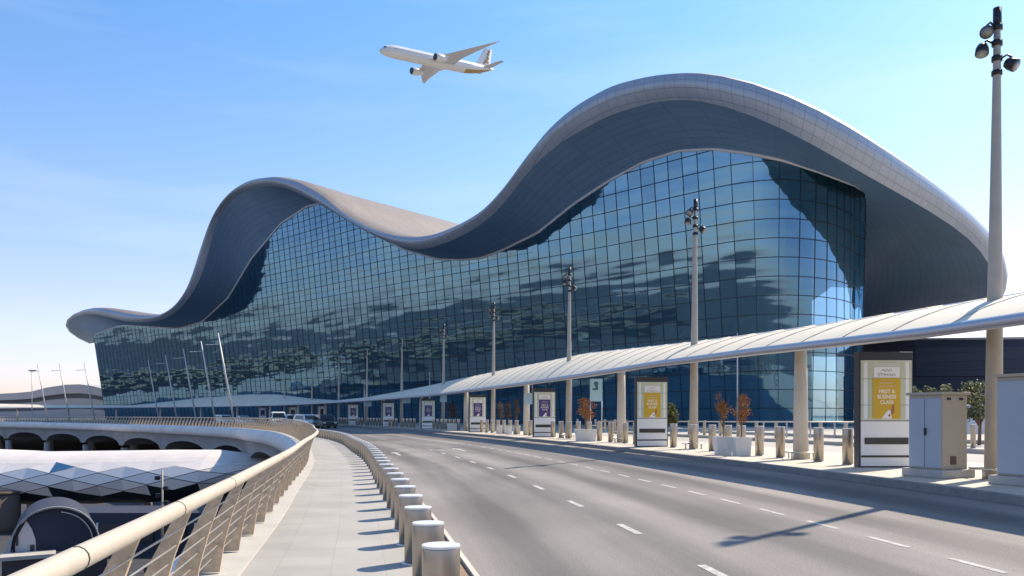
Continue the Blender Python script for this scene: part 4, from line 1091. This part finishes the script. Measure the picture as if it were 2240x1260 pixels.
# ------------------------------------------------------------------ lower level: faceted pavilion, vaulted hall, pier, lamp
def pavilion():
    root = empty('faceted_canopy', (-40, 80, -9)); O = Vector((-40, 80, -9))
    tag(root, 'white faceted pavilion roof with diamond panels below the bridge', 'canopy')
    NC, NR = 14, 9; dx = 4.5
    m = MB(); top = []
    def pt(i, r, half):
        x = -70 + (i + (.5 if half else 0)) * dx; f = r / NR
        endk = smooth(-21, -31, x)                    # tapers to the right
        # cross-section: back rim, high front shoulder, belly curling under
        ang = R(100 - 205 * f)
        ry = 9.0 * (.35 + .65 * endk); rz = 2.55 * (.30 + .70 * endk)
        zc = -4.45 + (1 - endk) * .75 + .012 * (x + 45)
        y = 84.5 - ry * math.cos(ang) * .55 - 2.5 * (1 - ((x + 50) / 34.0) ** 2)
        y = 83 - 6.0 * (.35 + .65 * endk) * math.sin(min(math.pi, f * math.pi * .98)) - 3.0 * (1 - ((x + 50) / 40.0) ** 2)
        z = zc + rz * math.cos(f * math.pi)
        return Vector((x, y, z)) - O
    # strip of big smooth top sheets (rows 0..2), diamonds below
    rows = [[pt(i, r * .5, False) for i in range(NC)] for r in range(0, 8)]
    m.grid(rows, smooth=False, flip=True); m.build('top_sheet', mat('roof_membrane', (.66, .60, .555), .6, nscale=.4, namt=.12), root)
    q = random.Random(4); d = MB()
    pts = {}
    for r in range(0, 10):
        for i in range(-1, NC + 1): pts[(r, i)] = pt(i, 2.5 + r * .62, r % 2 == 1)
    for r in range(0, 8):
        for i in range(0, NC - 1):
            if r % 2 == 0: quad = (pts[(r, i)], pts[(r + 1, i - 1)], pts[(r + 2, i)], pts[(r + 1, i)])
            else: quad = (pts[(r, i)], pts[(r + 1, i)], pts[(r + 2, i)], pts[(r + 1, i + 1)])
            c = (quad[0] + quad[2]) / 2; nrm = (quad[1] - quad[3]).cross(quad[2] - quad[0]).normalized()
            if nrm.y > 0: nrm = -nrm
            P = [c + (p - c) * .99 + nrm * .12 for p in quad]; cc = c + nrm * .12
            x = c.x - 40
            for tri, left in (((0, 1, 2), True), ((2, 3, 0), False)):      # two sheets to a diamond, folded on the upright
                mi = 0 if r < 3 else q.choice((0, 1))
                if r >= 5 or (r == 4 and q.random() < .3): mi = 3  # lowest rows: underside shade put into the panel colour
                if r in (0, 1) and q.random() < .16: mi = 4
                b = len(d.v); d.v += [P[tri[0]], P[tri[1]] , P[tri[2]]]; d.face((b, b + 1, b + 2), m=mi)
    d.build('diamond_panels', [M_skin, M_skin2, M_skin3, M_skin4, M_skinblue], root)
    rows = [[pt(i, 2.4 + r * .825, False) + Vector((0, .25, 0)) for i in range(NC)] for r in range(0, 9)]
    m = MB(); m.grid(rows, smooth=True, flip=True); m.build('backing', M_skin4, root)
    for i in range(4, NC - 6, 4):
        p = pt(i, 0.0, False); m = MB(); m.tube([p, p + Vector((0, 0, .35))], .09, 6); m.build('roof_stud', M_pwhite, root)
    for x in (-62, -50, -38):
        m = MB(); m.tube([Vector((x + 40, 3.5, 0)), Vector((x + 40, 3.0, 4.2))], [.5, .5], 12); m.build('support_column', M_pier, root)
pavilion()
def back_canopy():
    root = empty('rear_canopy', (-75, 118, -9)); tag(root, 'pale canopy end under the bridge arches at the far left', 'canopy'); m = MB(); rows = []
    for i in range(9):
        x = -22 + i * 4.2; rows.append([Vector((x, -3 - .5 * math.sin(i), 4.4)), Vector((x, -4, 5.2 - .1 * i)), Vector((x, -2, 6.0 - .16 * i)), Vector((x, 6, 6.1 - .16 * i))])
    m.grid(rows); m.build('roof_sheet', M_skin, root); m = MB()
    for x in (-16, -4, 8): m.tube([(x, 0, 0), (x, 0, 4.5)], .4, 10)
    m.build('support_columns', M_pier, root)
back_canopy()
def vault():
    c = pix(122, 1205, 45); root = empty('vaulted_hall', (c.x, c.y, -6.0), R(30)); tag(root, 'dark blue barrel vaulted hall with a pale pointed panel at the lower left', 'building')
    r, hh, Ln, n = 2.15, 2.5, 7.0, 22
    rows = []
    for y in (0, Ln): rows.append([Vector((r * math.cos(math.pi * i / n), y, hh * math.sin(math.pi * i / n) ** .8)) for i in range(n + 1)])
    m = MB(); m.grid(rows, smooth=True); m.build('roof', M_vault, root)
    m = MB(); poly = [(x.x * .97, x.z * .98) for x in rows[0]]; b = len(m.v); m.v += [Vector((x, .30, z)) for x, z in poly]; m.face(list(range(b, b + len(poly)))[::-1]); g = m.build('gable_wall', M_vault, root)
    m = MB(); pp = [(-1.95, .05), (-.95, .05), (-.98, .75), (-1.15, 1.35), (-1.42, 1.85), (-1.75, 1.2), (-1.95, .6)]
    b = len(m.v); m.v += [Vector((x, .24, z)) for x, z in pp]; m.face(list(range(b, b + len(pp)))); m.build('pointed_panel', M_skin2, g)
    m = MB(); m.box((-1.14, .20, .28), (.2, .06, .42)); m.box((-1.86, .2, .75), (.12, .06, .5)); m.build('door', M_dark, g)
    m = MB(); m.tube([Vector((p.x * 1.02, -.03, p.z * 1.02)) for p in rows[0]], .05, 6); m.build('edge_trim', M_girder, root)
    m = MB(); m.tube([Vector((p.x * .88, .2, p.z * .9)) for p in rows[0][1:11]], .035, 6); m.build('inner_rib', M_beam, root)
    m = MB(); m.box((-1.3, -.9, .08), (2.6, 1.6, .2)); m.build('terrace', M_kerb, root)
    m = MB(); m.box((0, 3.0, -1.5), (5.0, 9.0, 2.95)); m.build('podium', M_dark, root)
vault()
m = MB(); o = empty('round_pier', ((-5 - CX) / FPX * 74, 74, -9)); m.lathe([(2.0, 0), (1.85, .6), (1.85, 3.4)], n=22); m.build('shaft', M_bricky, o)
m = MB(); m.lathe([(1.85, 3.4), (1.95, 3.5), (1.95, 3.7), (.01, 3.72)], n=22); m.build('cap', M_bricky, o)
tag(o, 'thick brown round pier at the lower left edge', 'pier')
def low_lamp(px, py, Y, h, lb):
    X = (px - CX) / FPX * Y; o = empty('spotlight_pole', (X, Y, -9)); m = MB(); m.tube([(0, 0, 0), (0, 0, h)], [.10, .06], 8); m.build('pole', M_pole, o)
    for sx, z in ((-.3, h - .5), (.28, h - 1.2), (-.26, h - 1.7), (.3, h - 2.2)):
        m = MB(); m.box((sx, -.1, z), (.28, .28, .28)); m.tube([(0, 0, z), (sx, -.1, z)], .05, 5); m.build('spotlight', M_black, o, .05)
    tag(o, lb, 'lamp pole', 'lamps on the lower level')
low_lamp(355, 1035, 55, 6.9, 'pole with a cluster of black spotlights in front of the faceted pavilion')
low_lamp(338, 1060, 40, 3.5, 'thin low pole seen through the railing wires')
# lower road, kerbs and fence seen through the railing
def flat(name, pts, z, mt):
    m = MB(); m.v += [Vector((x, y, z)) for x, y in pts]; m.face(list(range(len(pts)))); return tag(m.build(name, mt), kind='structure')
flat('lower_road', [(-130, 14), (-6, 12), (-9, 36), (-18, 60), (-45, 100), (-130, 125)], -8.98, mat('lower_asphalt', (.045, .045, .05), .85, nscale=1, namt=.3))
for (x0, y0, x1, y1) in ((-31, 31, -12, 37), (-30, 25, -8, 29), (-28, 21.5, -7, 24.5)):
    a = math.atan2(y1 - y0, x1 - x0); m = MB(); m.box(((x0 + x1) / 2, (y0 + y1) / 2, -8.85), (math.hypot(x1 - x0, y1 - y0), .5, .3), a); tag(m.build('lower_kerb', M_kerb), kind='structure')
fe = empty('lower_fence', (-12, 33, -9)); tag(fe, 'thin grey bar fence on the lower level behind the railing wires', 'fence')
m = MB()
for k in range(40): m.tube([(-9 + k * .45, 0 + k * .12, 0), (-9 + k * .45, k * .12, 1.9)], .02, 4)
m.build('bars', M_polef, fe); m = MB()
for z in (.2, 1.8): m.tube([(-9, 0, z), (8.6, 4.7, z)], .03, 5)
m.build('rails', M_polef, fe)
bb = empty('service_building', (-27, 62, -9)); tag(bb, 'grey service block with dark openings behind the vaulted hall', 'building')
m = MB(); m.box((0, 2, 1.6), (16, 5, 3.2)); m.build('wall', M_vault, bb)
for k in range(6):
    m = MB(); m.box((-6.4 + k * 2.5, -.55, 1.7), (1.7, .12, 1.3)); wn_ = m.build('window', M_dark, bb)
    m = MB(); m.box((-6.4 + k * 2.5 - .9, -.6, 1.7), (.12, .2, 1.5)); m.build('frame', M_pwhite, wn_)

# ------------------------------------------------------------------ aeroplane
def plane():
    root = empty('passenger_plane', (0, 0, 0)); pass
    tag(root, 'white twin engine airliner climbing to the left in the blue sky', 'plane')
    # own axes: x = towards the tail, y = left wing, z = up; nose at x=-34
    prof = [(-34, .05, -.9), (-33.2, 1.0, -.75), (-31.5, 1.9, -.4), (-29, 2.6, -.1), (-25, 2.95, 0), (14, 2.95, 0), (20, 2.65, .35), (26, 1.9, .95), (31, 1.0, 1.5), (34, .25, 1.85)]
    m = MB(); n = 20; rows = []
    for x, r, z in prof: rows.append([Vector((x, r * math.cos(2 * math.pi * j / n), z + r * math.sin(2 * math.pi * j / n))) for j in range(n + 1)])
    def mf(i, j):
        return 1 if (i in (5, 6, 7) and 12 <= j <= 17) else 0
    m.grid(rows, mfun=mf, flip=True); fu = m.build('fuselage', [M_plane, M_planegold], root)
    m = MB()
    for sy in (-1, 1): m.box((-31.6, sy * 1.35, .75), (1.0, .9, .5))
    m.build('cockpit_window', M_win, fu, .1)
    for sy in (-1, 1):
        m = MB()
        m.box((-4.5, sy * 2.90, .55), (46, .12, .26)); m.build('window_row', M_tubeg, fu)
    def foil(pts, th, name, mt, vertical=False, parent=root):
        m = MB(); rws = []
        for (x0, x1, y, z, t) in pts:
            r = []
            for f, h in ((0, 0), (.12, .8), (.4, 1), (.75, .5), (1, 0), (.75, -.3), (.4, -.55), (.12, -.5), (0, 0)):
                a = x0 + (x1 - x0) * f; hh = h * t
                r.append(Vector((a, y + hh, z)) if vertical else Vector((a, y, z + hh)))
            rws.append(r)
        m.grid(rws, smooth=True); last = rws[-1]; b = len(m.v); m.v += last[:-1]; m.face(list(range(b, b + 8))); return m.build(name, mt, parent)
    for sy in (1, -1):
        foil([(-9, 6.5, sy * 1.5, -1.3, .75), (-4.5, 6.3, sy * 9.5, -.6, .5), (4.5, 9.2, sy * 22, .2, .28), (9.8, 11.6, sy * 28.5, .8, .14), (12.0, 12.5, sy * 30.8, 1.1, .05)], 1, 'wing', M_wing)
        foil([(25.5, 31.2, sy * .8, 1.6, .3), (30.6, 33.2, sy * 9.6, 2.5, .1)], 1, 'tailplane', M_wing)
        m = MB(); Q = Matrix.Rotation(R(90), 3, 'Y'); m.lathe([(1.45, -2.6), (1.78, -2.0), (1.85, -.2), (1.6, 1.8), (1.15, 3.2), (.55, 4.2)], (-7.6, sy * 9.8, -2.7), 18, M=Q); en = m.build('engine', M_plane, root)
        m = MB(); m.lathe([(1.62, -2.45), (1.46, -2.64), (.5, -2.66), (.02, -2.9)], (-7.6, sy * 9.8, -2.7), 18, M=Q); m.build('intake', M_planeblue, en)
        m = MB(); m.box((-4.6, sy * 9.8, -1.2), (5.0, .4, 1.6)); m.build('pylon', M_plane, en)
    m = MB(); f_ = foil([(22.0, 31.5, 0, 2.3, .3), (29.2, 34.2, 0, 11.6, .15)], 1, 'tail_fin', M_plane, True)
    m = MB()
    for q, (x, z, a, b) in enumerate(((29.2, 5.2, 1.6, 1.2), (30.6, 6.8, 1.5, 1.5), (31.2, 8.8, 1.4, 1.2), (32.0, 10.2, 1.3, .9), (28.0, 4.0, 1.4, 1.0), (30.6, 4.6, 1.0, 1.0))):
        m.box((x, 0, z), (a, .62, b), 0, M=Matrix.Rotation(R(-38), 3, 'Y'))
    m.build('tail_pattern', M_planegold, f_)
    px, py, Yd = 962, 135, 366.0
    r = Vector(((px - CX) / FPX, 1, (HY - py) / FPX)); r.normalize()
    dv = -r; xr = r.cross(Vector((0, 0, 1))).normalized(); yu = xr.cross(r).normalized()
    def mk(a, b, c): return xr * a + yu * b + dv * c
    bx = mk(.806, -.129, -.579).normalized(); wy = -mk(.583, .333, .74); wy = (wy - bx * wy.dot(bx)).normalized(); uz = bx.cross(wy).normalized()
    Mx = Matrix((bx, wy, uz)).transposed().to_4x4(); Mx.translation = pix(px, py, Yd); root.matrix_world = Mx
    root.location = Mx.translation; root.rotation_euler = Mx.to_euler(); root.scale = (.95, .95, .95)
plane()
